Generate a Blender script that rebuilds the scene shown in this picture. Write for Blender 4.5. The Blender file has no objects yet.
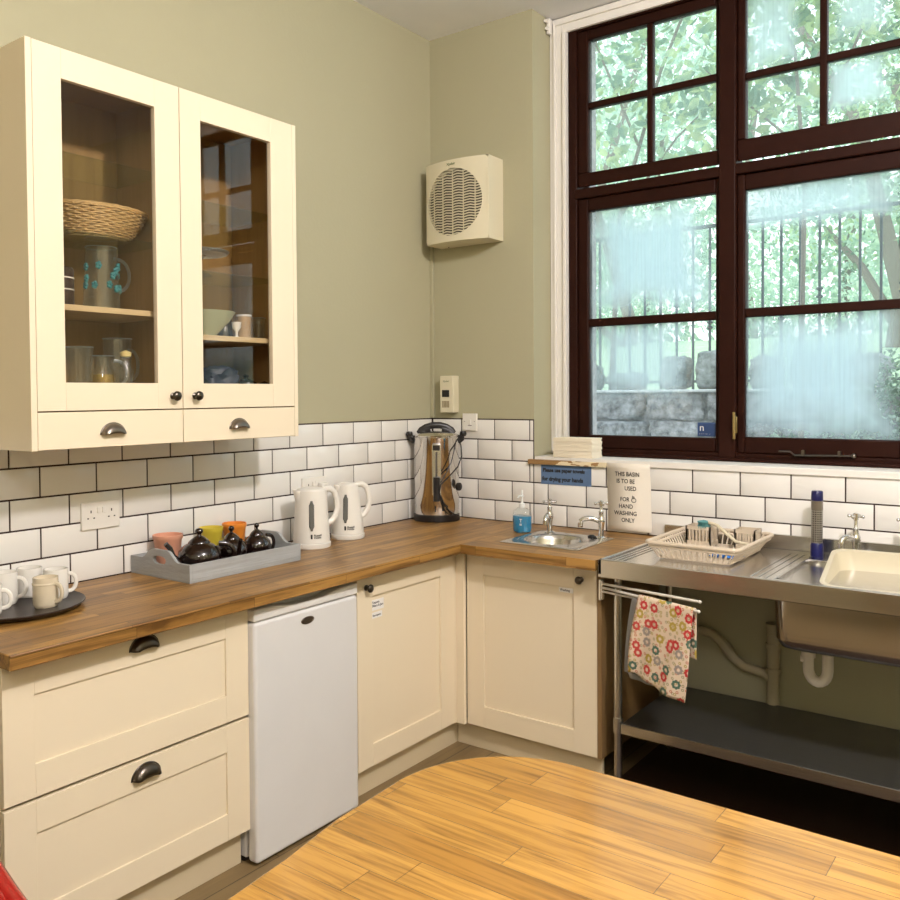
import bpy, bmesh, math, random
from mathutils import Vector, Matrix
PI = math.pi
random.seed(7)
scn = bpy.context.scene
COL = scn.collection
V = Vector

# ---------------------------------------------------------------- mesh builder
class MB:
    def __init__(s): s.v = []; s.f = []
    def add(s, vs, fs):
        o = len(s.v); s.v += [tuple(p) for p in vs]; s.f += [tuple(i + o for i in f) for f in fs]; return s
    def box(s, x0, x1, y0, y1, z0, z1):
        if x0 > x1: x0, x1 = x1, x0
        if y0 > y1: y0, y1 = y1, y0
        if z0 > z1: z0, z1 = z1, z0
        vs = [(x0,y0,z0),(x1,y0,z0),(x1,y1,z0),(x0,y1,z0),(x0,y0,z1),(x1,y0,z1),(x1,y1,z1),(x0,y1,z1)]
        return s.add(vs, [(0,3,2,1),(4,5,6,7),(0,1,5,4),(1,2,6,5),(2,3,7,6),(3,0,4,7)])
    def prism(s, pts, z0, z1, axis='z'):
        n = len(pts)
        def m(a, b, c):
            return {'z': (a, b, c), 'x': (c, a, b), 'y': (a, c, b)}[axis]
        vs = [m(a, b, z0) for a, b in pts] + [m(a, b, z1) for a, b in pts]
        fs = [tuple(range(n-1, -1, -1)), tuple(range(n, 2*n))]
        fs += [(i, (i+1) % n, n + (i+1) % n, n + i) for i in range(n)]
        if axis == 'y': fs = [tuple(reversed(f)) for f in fs]
        return s.add(vs, fs)
    def lathe(s, prof, c=(0,0,0), seg=28, axis='z', sx=1, sy=1):
        vs = []; fs = []; n = len(prof)
        for r, h in prof:
            for k in range(seg):
                a = 2*PI*k/seg; x, y = r*math.cos(a)*sx, r*math.sin(a)*sy
                p = {'z': (x, y, h), 'x': (h, x, y), 'y': (y, h, x)}[axis]
                vs.append((p[0]+c[0], p[1]+c[1], p[2]+c[2]))
        for i in range(n-1):
            for k in range(seg):
                a, b = i*seg+k, i*seg+(k+1) % seg
                fs.append((a, b, b+seg, a+seg))
        if prof[0][0] > 1e-6: fs.append(tuple(range(seg-1, -1, -1)))
        if prof[-1][0] > 1e-6: fs.append(tuple((n-1)*seg+k for k in range(seg)))
        return s.add(vs, fs)
    def cyl(s, a, b, r, seg=16, r2=None):
        return s.tube([a, b], r, seg, r2=r2)
    def tube(s, pts, r, seg=10, r2=None, closed=False, flat=1.0):
        P = [V(p) for p in pts]; n = len(P); vs = []; fs = []
        up = None
        for i in range(n):
            if closed: t = P[(i+1) % n] - P[i-1]
            else: t = P[min(i+1, n-1)] - P[max(i-1, 0)]
            t.normalize()
            if up is None:
                up = V((0,0,1)) if abs(t.z) < .9 else V((0,1,0))
            u = up - t*up.dot(t)
            if u.length < 1e-4: u = t.orthogonal()
            u.normalize(); w = t.cross(u); up = u
            if isinstance(r, (list, tuple)): rr = r[i]
            else: rr = r if r2 is None else r + (r2-r)*i/(n-1)
            for k in range(seg):
                a = 2*PI*k/seg
                vs.append(P[i] + u*math.cos(a)*rr*flat + w*math.sin(a)*rr)
        for i in range(n if closed else n-1):
            j = (i+1) % n
            for k in range(seg):
                fs.append((i*seg+k, i*seg+(k+1) % seg, j*seg+(k+1) % seg, j*seg+k))
        if not closed:
            fs.append(tuple(range(seg-1, -1, -1))); fs.append(tuple((n-1)*seg+k for k in range(seg)))
        return s.add(vs, fs)
    def ball(s, c, r, seg=16, rings=10, sz=1):
        prof = [(max(1e-7, r*math.sin(PI*i/rings)), -r*sz*math.cos(PI*i/rings)) for i in range(rings+1)]
        return s.lathe(prof, c, seg)
    def rot(s, M, start=0):
        for i in range(start, len(s.v)): s.v[i] = tuple(M @ V(s.v[i]))
        return s
    def build(s, name, mat, parent=None, bevel=0, smooth=40, seg=2, local=False):
        off = V((0,0,0)) if (local or parent is None) else V(parent.get('_w', (0,0,0)))
        me = bpy.data.meshes.new(name)
        me.from_pydata([tuple(V(p)-off) for p in s.v], [], s.f)
        me.update()
        bm = bmesh.new(); bm.from_mesh(me); bmesh.ops.recalc_face_normals(bm, faces=bm.faces); bm.to_mesh(me); bm.free()
        for p in me.polygons: p.use_smooth = True
        me.set_sharp_from_angle(angle=math.radians(smooth))
        me.materials.append(mat)
        o = bpy.data.objects.new(name, me); COL.objects.link(o)
        if parent is not None:
            o.parent = parent
            o['_w'] = tuple(off)
        else: o['_w'] = (0,0,0)
        if bevel:
            b = o.modifiers.new('bevel', 'BEVEL'); b.width = bevel; b.segments = seg; b.limit_method = 'ANGLE'; b.angle_limit = math.radians(40)
        return o

def tag(o, label=None, cat=None, group=None, kind=None):
    if label: o['label'] = label
    if cat: o['category'] = cat
    if group: o['group'] = group
    if kind: o['kind'] = kind
    return o
def thing(name, label, cat, loc=(0,0,0), rz=0, group=None):
    o = bpy.data.objects.new(name, None); o.empty_display_size = .05; COL.objects.link(o)
    o.location = loc; o.rotation_euler = (0,0,rz); o['_w'] = tuple(loc)
    return tag(o, label, cat, group)
def root(name, loc=(0,0,0)):
    o = bpy.data.objects.new(name, None); COL.objects.link(o); o.location = loc; o['_w'] = tuple(loc)
    return tag(o, kind='structure')
def copy_tree(o, parent=None):
    c = o.copy(); COL.objects.link(c)
    if parent: c.parent = parent
    for ch in list(o.children): copy_tree(ch, c)
    return c
def text(name, s, size, pos, face, mat, parent, align='LEFT', bold=0.0, rot=0, space=1.0, sx=1.0):
    cu = bpy.data.curves.new(name, 'FONT'); cu.body = s; cu.size = size; cu.align_x = align; cu.offset = bold
    cu.extrude = .0002; cu.space_line = space; cu.resolution_u = 3
    t = bpy.data.objects.new('tmp', cu); COL.objects.link(t)
    dg = bpy.context.evaluated_depsgraph_get(); dg.update()
    me = bpy.data.meshes.new_from_object(t.evaluated_get(dg))
    bpy.data.objects.remove(t)
    if face == 'x': M = Matrix(((0,0,1),(1,0,0),(0,1,0)))
    elif face == 'z': M = Matrix.Identity(3)
    else: M = Matrix(((1,0,0),(0,0,-1),(0,1,0)))
    R = Matrix.Rotation(rot, 3, 'Z'); off = V(parent.get('_w', (0,0,0)))
    for v in me.vertices:
        p = R @ V((v.co.x*sx, v.co.y, v.co.z)); v.co = M @ p + V(pos) - off
    me.name = name; me.materials.clear(); me.materials.append(mat)
    o = bpy.data.objects.new(name, me); COL.objects.link(o); o.parent = parent; o['_w'] = tuple(off)
    return o

# ---------------------------------------------------------------- materials
def mat(name, col, rough=.5, metal=0, spec=.5, coat=0, bump=None, emit=None, vary=None, sheen=0):
    m = bpy.data.materials.new(name); m.use_nodes = True; nt = m.node_tree; N = nt.nodes; L = nt.links
    b = N['Principled BSDF']
    b.inputs['Base Color'].default_value = (*col, 1); b.inputs['Roughness'].default_value = rough
    b.inputs['Metallic'].default_value = metal; b.inputs['Specular IOR Level'].default_value = spec
    b.inputs['Coat Weight'].default_value = coat; b.inputs['Coat Roughness'].default_value = .08
    tc = N.new('ShaderNodeTexCoord')
    if bump:
        n = N.new('ShaderNodeTexNoise'); n.inputs['Scale'].default_value = bump[0]; n.inputs['Detail'].default_value = 4
        mp = N.new('ShaderNodeMapping'); mp.inputs['Scale'].default_value = bump[2] if len(bump) > 2 else (1,1,1)
        L.new(tc.outputs['Object'], mp.inputs[0]); L.new(mp.outputs[0], n.inputs[0])
        bp = N.new('ShaderNodeBump'); bp.inputs['Strength'].default_value = bump[1]; bp.inputs['Distance'].default_value = .01
        L.new(n.outputs[0], bp.inputs['Height']); L.new(bp.outputs[0], b.inputs['Normal'])
    if vary is None: vary = (6, .04)
    if vary:
        n = N.new('ShaderNodeTexNoise'); n.inputs['Scale'].default_value = vary[0]; n.inputs['Detail'].default_value = 5
        L.new(tc.outputs['Object'], n.inputs[0])
        mx = N.new('ShaderNodeMix'); mx.data_type = 'RGBA'; k = vary[1]
        mx.inputs[6].default_value = (*[max(0, c*(1-k)) for c in col], 1); mx.inputs[7].default_value = (*[min(1, c*(1+k)) for c in col], 1)
        L.new(n.outputs[0], mx.inputs[0]); L.new(mx.outputs[2], b.inputs['Base Color'])
    if emit: b.inputs['Emission Color'].default_value = (*emit[:3], 1); b.inputs['Emission Strength'].default_value = emit[3]
    return m

def wood(name, c1, c2, cgrain, along='x', sw=.045, sl=.45, rough=.3, grain=.5, coat=0.0, spec=.5, ramp=(.42,.72), plane='xy', seam=.0006, gscale=1.0):
    """butcher-block staves: a brick pattern of tints with stretched grain noise"""
    m = bpy.data.materials.new(name); m.use_nodes = True; nt = m.node_tree; N = nt.nodes; L = nt.links
    b = N['Principled BSDF']; b.inputs['Roughness'].default_value = rough; b.inputs['Coat Weight'].default_value = coat
    b.inputs['Coat Roughness'].default_value = .12; b.inputs['Specular IOR Level'].default_value = spec
    tc = N.new('ShaderNodeTexCoord'); sp = N.new('ShaderNodeSeparateXYZ'); L.new(tc.outputs['Object'], sp.inputs[0])
    cb = N.new('ShaderNodeCombineXYZ')
    A = {'x': 0, 'y': 1, 'z': 2}[along]; o = [i for i in range(3) if i != A]
    # u along the grain, v across it (both other axes added so end and edge faces keep the pattern)
    ad = N.new('ShaderNodeMath'); ad.operation = 'ADD'; L.new(sp.outputs[o[0]], ad.inputs[0]); L.new(sp.outputs[o[1]], ad.inputs[1])
    L.new(sp.outputs[A], cb.inputs[0]); L.new(ad.outputs[0], cb.inputs[1])
    br = N.new('ShaderNodeTexBrick'); br.offset = .37; br.offset_frequency = 2; br.squash = .8; br.squash_frequency = 3
    br.inputs['Scale'].default_value = 1; br.inputs['Mortar Size'].default_value = seam; br.inputs['Mortar Smooth'].default_value = .1
    br.inputs['Brick Width'].default_value = sl; br.inputs['Row Height'].default_value = sw; br.inputs['Bias'].default_value = 0
    br.inputs['Color1'].default_value = (*c1, 1); br.inputs['Color2'].default_value = (*c2, 1)
    br.inputs['Mortar'].default_value = (*[c*.45 for c in cgrain], 1)
    L.new(cb.outputs[0], br.inputs[0])
    mp = N.new('ShaderNodeMapping'); sc = [38*gscale]*3; sc[A] = 2.2*gscale; mp.inputs['Scale'].default_value = sc
    L.new(tc.outputs['Object'], mp.inputs[0])
    # shift grain per stave using brick colour
    vm = N.new('ShaderNodeVectorMath'); vm.operation = 'ADD'
    vs = N.new('ShaderNodeVectorMath'); vs.operation = 'SCALE'; vs.inputs['Scale'].default_value = 40
    L.new(br.outputs['Color'], vs.inputs[0]); L.new(vs.outputs[0], vm.inputs[1]); L.new(mp.outputs[0], vm.inputs[0])
    n = N.new('ShaderNodeTexNoise'); n.inputs['Scale'].default_value = 1; n.inputs['Detail'].default_value = 6; n.inputs['Roughness'].default_value = .62
    n.inputs['Distortion'].default_value = .6
    L.new(vm.outputs[0], n.inputs[0])
    rp = N.new('ShaderNodeValToRGB'); rp.color_ramp.elements[0].position = ramp[0]; rp.color_ramp.elements[1].position = ramp[1]
    L.new(n.outputs[0], rp.inputs[0])
    ml = N.new('ShaderNodeMath'); ml.operation = 'MULTIPLY'; ml.inputs[1].default_value = grain; L.new(rp.outputs[0], ml.inputs[0])
    mx = N.new('ShaderNodeMix'); mx.data_type = 'RGBA'; L.new(ml.outputs[0], mx.inputs[0]); L.new(br.outputs['Color'], mx.inputs[6])
    mx.inputs[7].default_value = (*cgrain, 1); L.new(mx.outputs[2], b.inputs['Base Color'])
    bp = N.new('ShaderNodeBump'); bp.inputs['Strength'].default_value = .12; bp.inputs['Distance'].default_value = .002
    L.new(n.outputs[0], bp.inputs['Height']); L.new(bp.outputs[0], b.inputs['Normal'])
    return m

def thin_glass(name, tint=(.96,.98,.97), refl=1.0, rough=0.0, mist=None):
    m = bpy.data.materials.new(name); m.use_nodes = True; nt = m.node_tree; N = nt.nodes; L = nt.links
    for n in list(N):
        if n.type != 'OUTPUT_MATERIAL': N.remove(n)
    out = [n for n in N if n.type == 'OUTPUT_MATERIAL'][0]
    tr = N.new('ShaderNodeBsdfTransparent'); tr.inputs[0].default_value = (*tint, 1)
    gl = N.new('ShaderNodeBsdfGlossy'); gl.inputs['Roughness'].default_value = rough; gl.inputs[0].default_value = (1,1,1,1)
    fr = N.new('ShaderNodeLayerWeight'); fr.inputs[0].default_value = .5
    pw = N.new('ShaderNodeMath'); pw.operation = 'POWER'; pw.inputs[1].default_value = 4.5; L.new(fr.outputs['Facing'], pw.inputs[0])
    mu = N.new('ShaderNodeMath'); mu.operation = 'MULTIPLY_ADD'; mu.inputs[1].default_value = .85*refl; mu.inputs[2].default_value = .045*refl; mu.use_clamp = True; L.new(pw.outputs[0], mu.inputs[0])
    mx = N.new('ShaderNodeMixShader'); L.new(mu.outputs[0], mx.inputs[0]); L.new(tr.outputs[0], mx.inputs[1]); L.new(gl.outputs[0], mx.inputs[2])
    last = mx
    if mist:
        cx, cz, hx, hz, strg, seed = mist
        tc = N.new('ShaderNodeTexCoord'); sp = N.new('ShaderNodeSeparateXYZ'); L.new(tc.outputs['Generated'], sp.inputs[0])
        no = N.new('ShaderNodeTexNoise'); no.inputs['Scale'].default_value = 5; no.inputs['Detail'].default_value = 3
        mp = N.new('ShaderNodeMapping'); mp.inputs['Location'].default_value = (seed, seed*.7, seed*1.3); L.new(tc.outputs['Object'], mp.inputs[0]); L.new(mp.outputs[0], no.inputs[0])
        def M(op, a, b=None, c=None):
            n = N.new('ShaderNodeMath'); n.operation = op
            for i, q in enumerate((a, b, c)):
                if q is None: continue
                if isinstance(q, (int, float)): n.inputs[i].default_value = q
                else: L.new(q, n.inputs[i])
            return n.outputs[0]
        dx = M('DIVIDE', M('ABSOLUTE', M('SUBTRACT', sp.outputs[0], cx)), hx)
        dz = M('DIVIDE', M('ABSOLUTE', M('SUBTRACT', sp.outputs[2], cz)), hz)
        d = M('MAXIMUM', dx, dz)
        d = M('ADD', d, M('MULTIPLY', M('SUBTRACT', no.outputs[0], .5), .8))
        # streaks of run-off
        st = N.new('ShaderNodeTexNoise'); st.inputs['Scale'].default_value = 1; st.inputs['Detail'].default_value = 3
        mp2 = N.new('ShaderNodeMapping'); mp2.inputs['Scale'].default_value = (75, 1, 2.2); L.new(tc.outputs['Object'], mp2.inputs[0]); L.new(mp2.outputs[0], st.inputs[0])
        r = N.new('ShaderNodeMapRange'); r.interpolation_type = 'SMOOTHSTEP'
        r.inputs[1].default_value = 1.35; r.inputs[2].default_value = .35; L.new(d, r.inputs[0])
        s2 = N.new('ShaderNodeMapRange'); s2.inputs[1].default_value = .35; s2.inputs[2].default_value = .6; s2.inputs[3].default_value = .84; s2.inputs[4].default_value = 1; L.new(st.outputs[0], s2.inputs[0])
        fac = M('MULTIPLY', M('MULTIPLY', r.outputs[0], s2.outputs[0]), strg)
        fac = M('ADD', fac, .07)
        tl = N.new('ShaderNodeBsdfTranslucent'); tl.inputs[0].default_value = (.76,.84,.86,1)
        mm = N.new('ShaderNodeMixShader'); L.new(fac, mm.inputs[0]); L.new(mx.outputs[0], mm.inputs[1]); L.new(tl.outputs[0], mm.inputs[2])
        last = mm
    L.new(last.outputs[0], out.inputs[0])
    return m

CREAM = (.81,.70,.52)
M = {}
M['wall'] = mat('sage_paint', (.42,.395,.265), .75, spec=.25, bump=(60,.05), vary=(3,.03))
M['ceil'] = mat('ceiling_paint', (.86,.86,.88), .85, bump=(60,.03))
M['cream'] = mat('cream_lacquer', CREAM, .38, vary=(3,.015))
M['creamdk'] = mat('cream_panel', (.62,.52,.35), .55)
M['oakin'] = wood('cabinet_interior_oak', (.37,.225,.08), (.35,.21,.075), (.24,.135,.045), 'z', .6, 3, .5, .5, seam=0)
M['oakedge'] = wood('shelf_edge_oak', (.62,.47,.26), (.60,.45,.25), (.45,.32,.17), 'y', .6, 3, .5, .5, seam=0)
M['tile'] = mat('ceramic_tile', (.80,.78,.74), .14, coat=.3, bump=(9,.05), vary=(2.5,.03))
M['grout'] = mat('dark_grout', (.035,.018,.014), .9)
M['white'] = mat('white_paint', (.80,.77,.72), .45, bump=(25,.15,(1,1,.2)))
M['whiteplastic'] = mat('white_plastic', (.80,.77,.71), .3)
M['ivory'] = mat('ivory_plastic', (.70,.64,.47), .4)
M['fridge'] = mat('fridge_enamel', (.70,.69,.68), .32)
M['fridgetrim'] = mat('fridge_trim', (.76,.74,.71), .35)
M['mahog'] = mat('mahogany_paint', (.020,.0055,.003), .5, spec=.10, vary=(8,.3))
M['steel'] = mat('brushed_steel', (.64,.62,.59), .21, 1, bump=(6,.025,(1,14,14)))
M['steelmirror'] = mat('polished_steel', (.72,.70,.67), .09, 1)
M['chrome'] = mat('chrome', (.75,.75,.75), .06, 1)
M['galv'] = mat('grey_steel_shelf', (.20,.20,.19), .38, .9, bump=(6,.05,(1,12,1)))
M['pewter'] = mat('antique_pewter', (.10,.085,.07), .3, 1)
M['pewtl'] = mat('worn_pewter', (.22,.19,.16), .28, 1)
M['brass'] = mat('aged_brass', (.45,.33,.14), .35, 1)
M['blackpl'] = mat('black_plastic', (.012,.010,.010), .35)
M['blackglaze'] = mat('dark_brown_glaze', (.010,.004,.003), .07, coat=.6)
M['mugwhite'] = mat('white_china', (.82,.79,.73), .15, coat=.3)
M['mugcream'] = mat('cream_china', (.66,.57,.42), .2, coat=.3)
M['greywood'] = mat('grey_painted_wood', (.34,.35,.35), .6, bump=(14,.5,(1,.15,3)), vary=(14,.12))
M['traymetal'] = mat('dark_tray', (.028,.018,.015), .35)
M['darkwood'] = mat('dark_floor', (.07,.05,.03), .5)
M['paper'] = mat('paper', (.80,.74,.64), .8)
M['towelpaper'] = mat('paper_towel', (.84,.76,.60), .85, bump=(40,.3,(1,1,6)))
M['bluecard'] = mat('blue_card', (.10,.17,.30), .7)
M['ink'] = mat('black_ink', (.012,.012,.012), .6, vary=False)
M['label'] = mat('label_white', (.86,.83,.80), .5)
M['pipe'] = mat('painted_pipe', (.40,.35,.23), .5)
M['trap'] = mat('white_waste_pipe', (.75,.70,.62), .35)
M['red'] = mat('red_plastic', (.33,.012,.008), .2, coat=.3)
M['navy'] = mat('navy_plastic', (.004,.006,.07), .3)
M['rackpl'] = mat('beige_plastic', (.60,.50,.38), .4)
M['tub'] = mat('cream_tub_plastic', (.56,.50,.36), .35)
M['teal'] = mat('teal_bristle', (.10,.30,.30), .7)
M['bluecloth'] = mat('blue_cloth', (.05,.22,.62), .8)
M['rod'] = mat('white_coated_rod', (.66,.62,.55), .35)
M['bread'] = mat('greycloth', (.28,.27,.26), .9)
M['pink'] = mat('pink_jar', (.72,.34,.22), .4)
M['yellow'] = mat('yellow_jar', (.66,.52,.05), .4)
M['orange'] = mat('orange_jar', (.80,.26,.03), .4)
M['gold'] = mat('gold_liquid_jar', (.60,.36,.05), .15, .7)
M['greenbowl'] = mat('pale_green_bowl', (.48,.52,.34), .25, coat=.3)
M['darkmug'] = mat('dark_stoneware', (.05,.028,.02), .3)
M['patjar'] = mat('tan_patterned_jar', (.45,.30,.15), .4, vary=(30,.4))
M['bundle'] = mat('dark_blue_bundle', (.03,.035,.06), .5, vary=(20,.5))
M['iron'] = mat('painted_iron', (.03,.045,.06), .5)
M['stone'] = None
M['bulb'] = mat('lamp_diffuser', (.9,.9,.9), .5, emit=(1,.80,.55,14), vary=False)
M['knit'] = M['ink']

M['shadedend'] = wood('shaded_end_panel', (.22,.13,.05), (.20,.12,.045), (.14,.07,.02), 'z', .6, 3, .5, .4, seam=0)  # shade on the cream cupboard's end, painted in as a brown wood colour
def floral(name, base):
    m = mat(name, base, .85, vary=False); nt = m.node_tree; N = nt.nodes; L = nt.links; b = N['Principled BSDF']
    tc = [n for n in N if n.type == 'TEX_COORD'][0]
    prev = None
    for k, (sc, cols, off) in enumerate([(55, [(.35,.25,.02),(.45,.08,.03),(.25,.22,.1)], 3.1), (21, [(.50,.03,.03),(.07,.13,.09),(.30,.25,.22),(.50,.05,.04),(.42,.30,.05)], .3)]):
        mp = N.new('ShaderNodeMapping'); mp.inputs['Location'].default_value = (off, off, 0)
        q1 = N.new('ShaderNodeSeparateXYZ'); q2 = N.new('ShaderNodeCombineXYZ'); L.new(tc.outputs['Object'], q1.inputs[0]); L.new(q1.outputs[0], q2.inputs[0]); L.new(q1.outputs[2], q2.inputs[1]); L.new(q2.outputs[0], mp.inputs[0])
        vo = N.new('ShaderNodeTexVoronoi'); vo.voronoi_dimensions = '2D'; vo.inputs['Scale'].default_value = sc; vo.inputs['Randomness'].default_value = .75; L.new(mp.outputs[0], vo.inputs[0])
        # petal lobes: angle around the cell centre
        sb = N.new('ShaderNodeVectorMath'); sb.operation = 'SUBTRACT'
        scl = N.new('ShaderNodeVectorMath'); scl.operation = 'SCALE'; scl.inputs['Scale'].default_value = sc
        L.new(mp.outputs[0], sb.inputs[0]); L.new(vo.outputs['Position'], sb.inputs[1]); L.new(sb.outputs[0], scl.inputs[0])
        s = N.new('ShaderNodeSeparateXYZ'); L.new(scl.outputs[0], s.inputs[0])
        at = N.new('ShaderNodeMath'); at.operation = 'ARCTAN2'; L.new(s.outputs[0], at.inputs[0]); L.new(s.outputs[1], at.inputs[1])
        m8 = N.new('ShaderNodeMath'); m8.operation = 'MULTIPLY'; m8.inputs[1].default_value = 8; L.new(at.outputs[0], m8.inputs[0])
        cs = N.new('ShaderNodeMath'); cs.operation = 'COSINE'; L.new(m8.outputs[0], cs.inputs[0])
        ma = N.new('ShaderNodeMath'); ma.operation = 'MULTIPLY_ADD'; ma.inputs[1].default_value = -.03 if k else 0; L.new(cs.outputs[0], ma.inputs[0])
        L.new(vo.outputs['Distance'], ma.inputs[2])
        hue = N.new('ShaderNodeSeparateColor'); L.new(vo.outputs['Color'], hue.inputs[0])
        cr = N.new('ShaderNodeValToRGB'); cr.color_ramp.interpolation = 'CONSTANT'
        while len(cr.color_ramp.elements) < len(cols): cr.color_ramp.elements.new(.5)
        for i, c in enumerate(cols):
            cr.color_ramp.elements[i].position = i/len(cols); cr.color_ramp.elements[i].color = (*c, 1)
        L.new(hue.outputs[0], cr.inputs[0])
        ring = N.new('ShaderNodeValToRGB'); ring.color_ramp.interpolation = 'CONSTANT'
        e = ring.color_ramp.elements
        lim = [(0, 0), (.13, 1), (.33, 0)] if k else [(0, 0), (.15, 1), (.27, 0)]
        e.new(.5)
        for i, (p_, v_) in enumerate(lim): e[i].position = p_; e[i].color = (v_, v_, v_, 1)
        L.new(ma.outputs[0], ring.inputs[0])
        mx = N.new('ShaderNodeMix'); mx.data_type = 'RGBA'
        if prev is None: mx.inputs[6].default_value = (*base, 1)
        else: L.new(prev, mx.inputs[6])
        L.new(ring.outputs[0], mx.inputs[0]); L.new(cr.outputs[0], mx.inputs[7])
        prev = mx.outputs[2]
    L.new(prev, b.inputs['Base Color'])
    return m
M['floral'] = floral('floral_print', (.70,.56,.42))
M['wickr'] = mat('wicker', (.50,.33,.13), .6, vary=(60,.4))

def stonemat(name, c1, c2, scale=14, bs=1.0):
    m = mat(name, c1, .9, vary=False); nt = m.node_tree; N = nt.nodes; L = nt.links; b = N['Principled BSDF']
    tc = [n for n in N if n.type == 'TEX_COORD'][0]
    n = N.new('ShaderNodeTexNoise'); n.inputs['Scale'].default_value = scale; n.inputs['Detail'].default_value = 9; n.inputs['Roughness'].default_value = .7; L.new(tc.outputs['Object'], n.inputs[0])
    r = N.new('ShaderNodeValToRGB'); r.color_ramp.elements[0].position = .35; r.color_ramp.elements[1].position = .68
    r.color_ramp.elements[0].color = (*c2, 1); r.color_ramp.elements[1].color = (*c1, 1); L.new(n.outputs[0], r.inputs[0]); L.new(r.outputs[0], b.inputs['Base Color'])
    bp = N.new('ShaderNodeBump'); bp.inputs['Strength'].default_value = bs; bp.inputs['Distance'].default_value = .03; L.new(n.outputs[0], bp.inputs['Height']); L.new(bp.outputs[0], b.inputs['Normal'])
    return m
M['stone'] = stonemat('rubble_stone', (.48,.47,.50), (.05,.05,.055))
M['boulder'] = stonemat('mossy_boulder', (.46,.47,.48), (.06,.08,.06), 9)
M['jambstone'] = stonemat('pale_dressed_stone', (.62,.60,.62), (.35,.34,.36), 30, .4)
M['ground'] = mat('lawn', (.50,.64,.40), .9, vary=(5,.4))
M['bark'] = mat('bark', (.22,.19,.16), .9, bump=(20,.6,(3,3,.5)))

def leafmat(name, c1, c2, seed=0):
    m = bpy.data.materials.new(name); m.use_nodes = True; nt = m.node_tree; N = nt.nodes; L = nt.links
    for n in list(N):
        if n.type != 'OUTPUT_MATERIAL': N.remove(n)
    out = [n for n in N if n.type == 'OUTPUT_MATERIAL'][0]
    tc = N.new('ShaderNodeTexCoord'); no = N.new('ShaderNodeTexNoise'); no.inputs['Scale'].default_value = 5.5; no.inputs['Detail'].default_value = 3
    L.new(tc.outputs['Object'], no.inputs[0])
    r = N.new('ShaderNodeValToRGB'); r.color_ramp.elements[0].position = .4; r.color_ramp.elements[1].position = .62
    r.color_ramp.elements[0].color = (*c1, 1); r.color_ramp.elements[1].color = (*c2, 1); L.new(no.outputs[0], r.inputs[0])
    di = N.new('ShaderNodeBsdfPrincipled'); di.inputs['Roughness'].default_value = .38; tl = N.new('ShaderNodeBsdfTranslucent')
    L.new(r.outputs[0], di.inputs['Base Color']); L.new(r.outputs[0], tl.inputs[0])
    mx = N.new('ShaderNodeMixShader'); mx.inputs[0].default_value = .45; L.new(di.outputs[0], mx.inputs[1]); L.new(tl.outputs[0], mx.inputs[2])
    L.new(mx.outputs[0], out.inputs[0])
    return m
M['leafbig'] = leafmat('broad_leaf', (.20,.34,.24), (.55,.66,.34))
M['leafmid'] = leafmat('small_leaf', (.10,.20,.13), (.50,.64,.34))
M['leafpale'] = leafmat('pale_leaf', (.42,.58,.48), (.75,.86,.68))
M['leafsh'] = leafmat('shrub_leaf', (.12,.22,.13), (.55,.68,.55))

# ================================================================= SETTING
ZC, RX, FY = 3.35, 4.5, -5.3
def struct(name, mb, m, bevel=0): return tag(mb.build(name, m, bevel=bevel), kind='structure')
M['floor'] = wood('floor_boards', (.24,.165,.075), (.20,.135,.06), (.10,.06,.025), 'y', .12, 1.2, .42, .5, seam=.002)
struct('floor', MB().box(-.1, RX+.1, FY-.1, .38, -.08, 0), M['floor'])
struct('floor_patch', MB().box(1.262, 3.6, -1.35, -.001, .0003, .002), mat('dark_patch', (.030,.014,.008), .5, spec=.2))  # thin dark patch laid over the floor below the sink unit
struct('ceiling', MB().box(-.1, RX+.1, FY-.1, .38, ZC, ZC+.1), M['ceil'])
struct('wall_left', MB().box(-.12, 0, FY, .38, 0, ZC), M['wall'])
struct('wall_right', MB().box(RX, RX+.12, FY, .38, 0, ZC), M['wall'])
struct('wall_front', MB().box(0, RX, FY-.12, FY, 0, ZC), M['wall'])
WX0, WX1 = .612, 3.02
b = MB().box(0, WX0, 0, .38, 0, ZC).box(WX1, RX, 0, .38, 0, ZC).box(WX0, WX1, 0, .38, 0, 1.195).box(WX0, WX1, .18, .38, 3.30, ZC)
struct('wall_back', b, M['wall'])
# bevelled metro tiles
def tile(mb, u0, u1, z0, z1, wall):
    g = .0030; u0 += g; u1 -= g; z0 += g; z1 -= g; t, bv = .007, .0035
    if u1-u0 < .01 or z1-z0 < .01: return
    bu = min(bv, (u1-u0)/3)
    o = [(u0,z0),(u1,z0),(u1,z1),(u0,z1)]; i = [(u0+bu,z0+bv),(u1-bu,z0+bv),(u1-bu,z1-bv),(u0+bu,z1-bv)]
    P = [(a, c, .0025) for a, c in o] + [(a, c, .0052) for a, c in o] + [(a, c, t) for a, c in i]
    fs = [(8,9,10,11)] + [(k, (k+1) % 4, 4+(k+1) % 4, 4+k) for k in range(4)] + [(4+k, 4+(k+1) % 4, 8+(k+1) % 4, 8+k) for k in range(4)]
    vs = [(d, -u, z) if wall == 'L' else (u, -d, z) for u, z, d in P]
    mb.add(vs, fs)
TW = .2006
def tilerun(wall, off, umin, umax, rows, mb, holes=None):
    for r in rows:
        z1 = 1.40 - r*.1; z0 = z1-.1
        st = off + (TW/2 if r % 2 else 0)
        u = st - 2*TW
        while u < umax:
            a, c = max(u, umin), min(u+TW, umax)
            if c > a + .005: tile(mb, a, c, z0, z1, wall)
            u += TW
t1 = MB(); tilerun('L', .211, .008, 3.4, range(5), t1)
g1 = MB().box(0, .0025, -3.4, 0, .86, 1.403)
tt = struct('trim_1', t1, M['tile']); g1.build('grout', M['grout'], tt)
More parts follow.
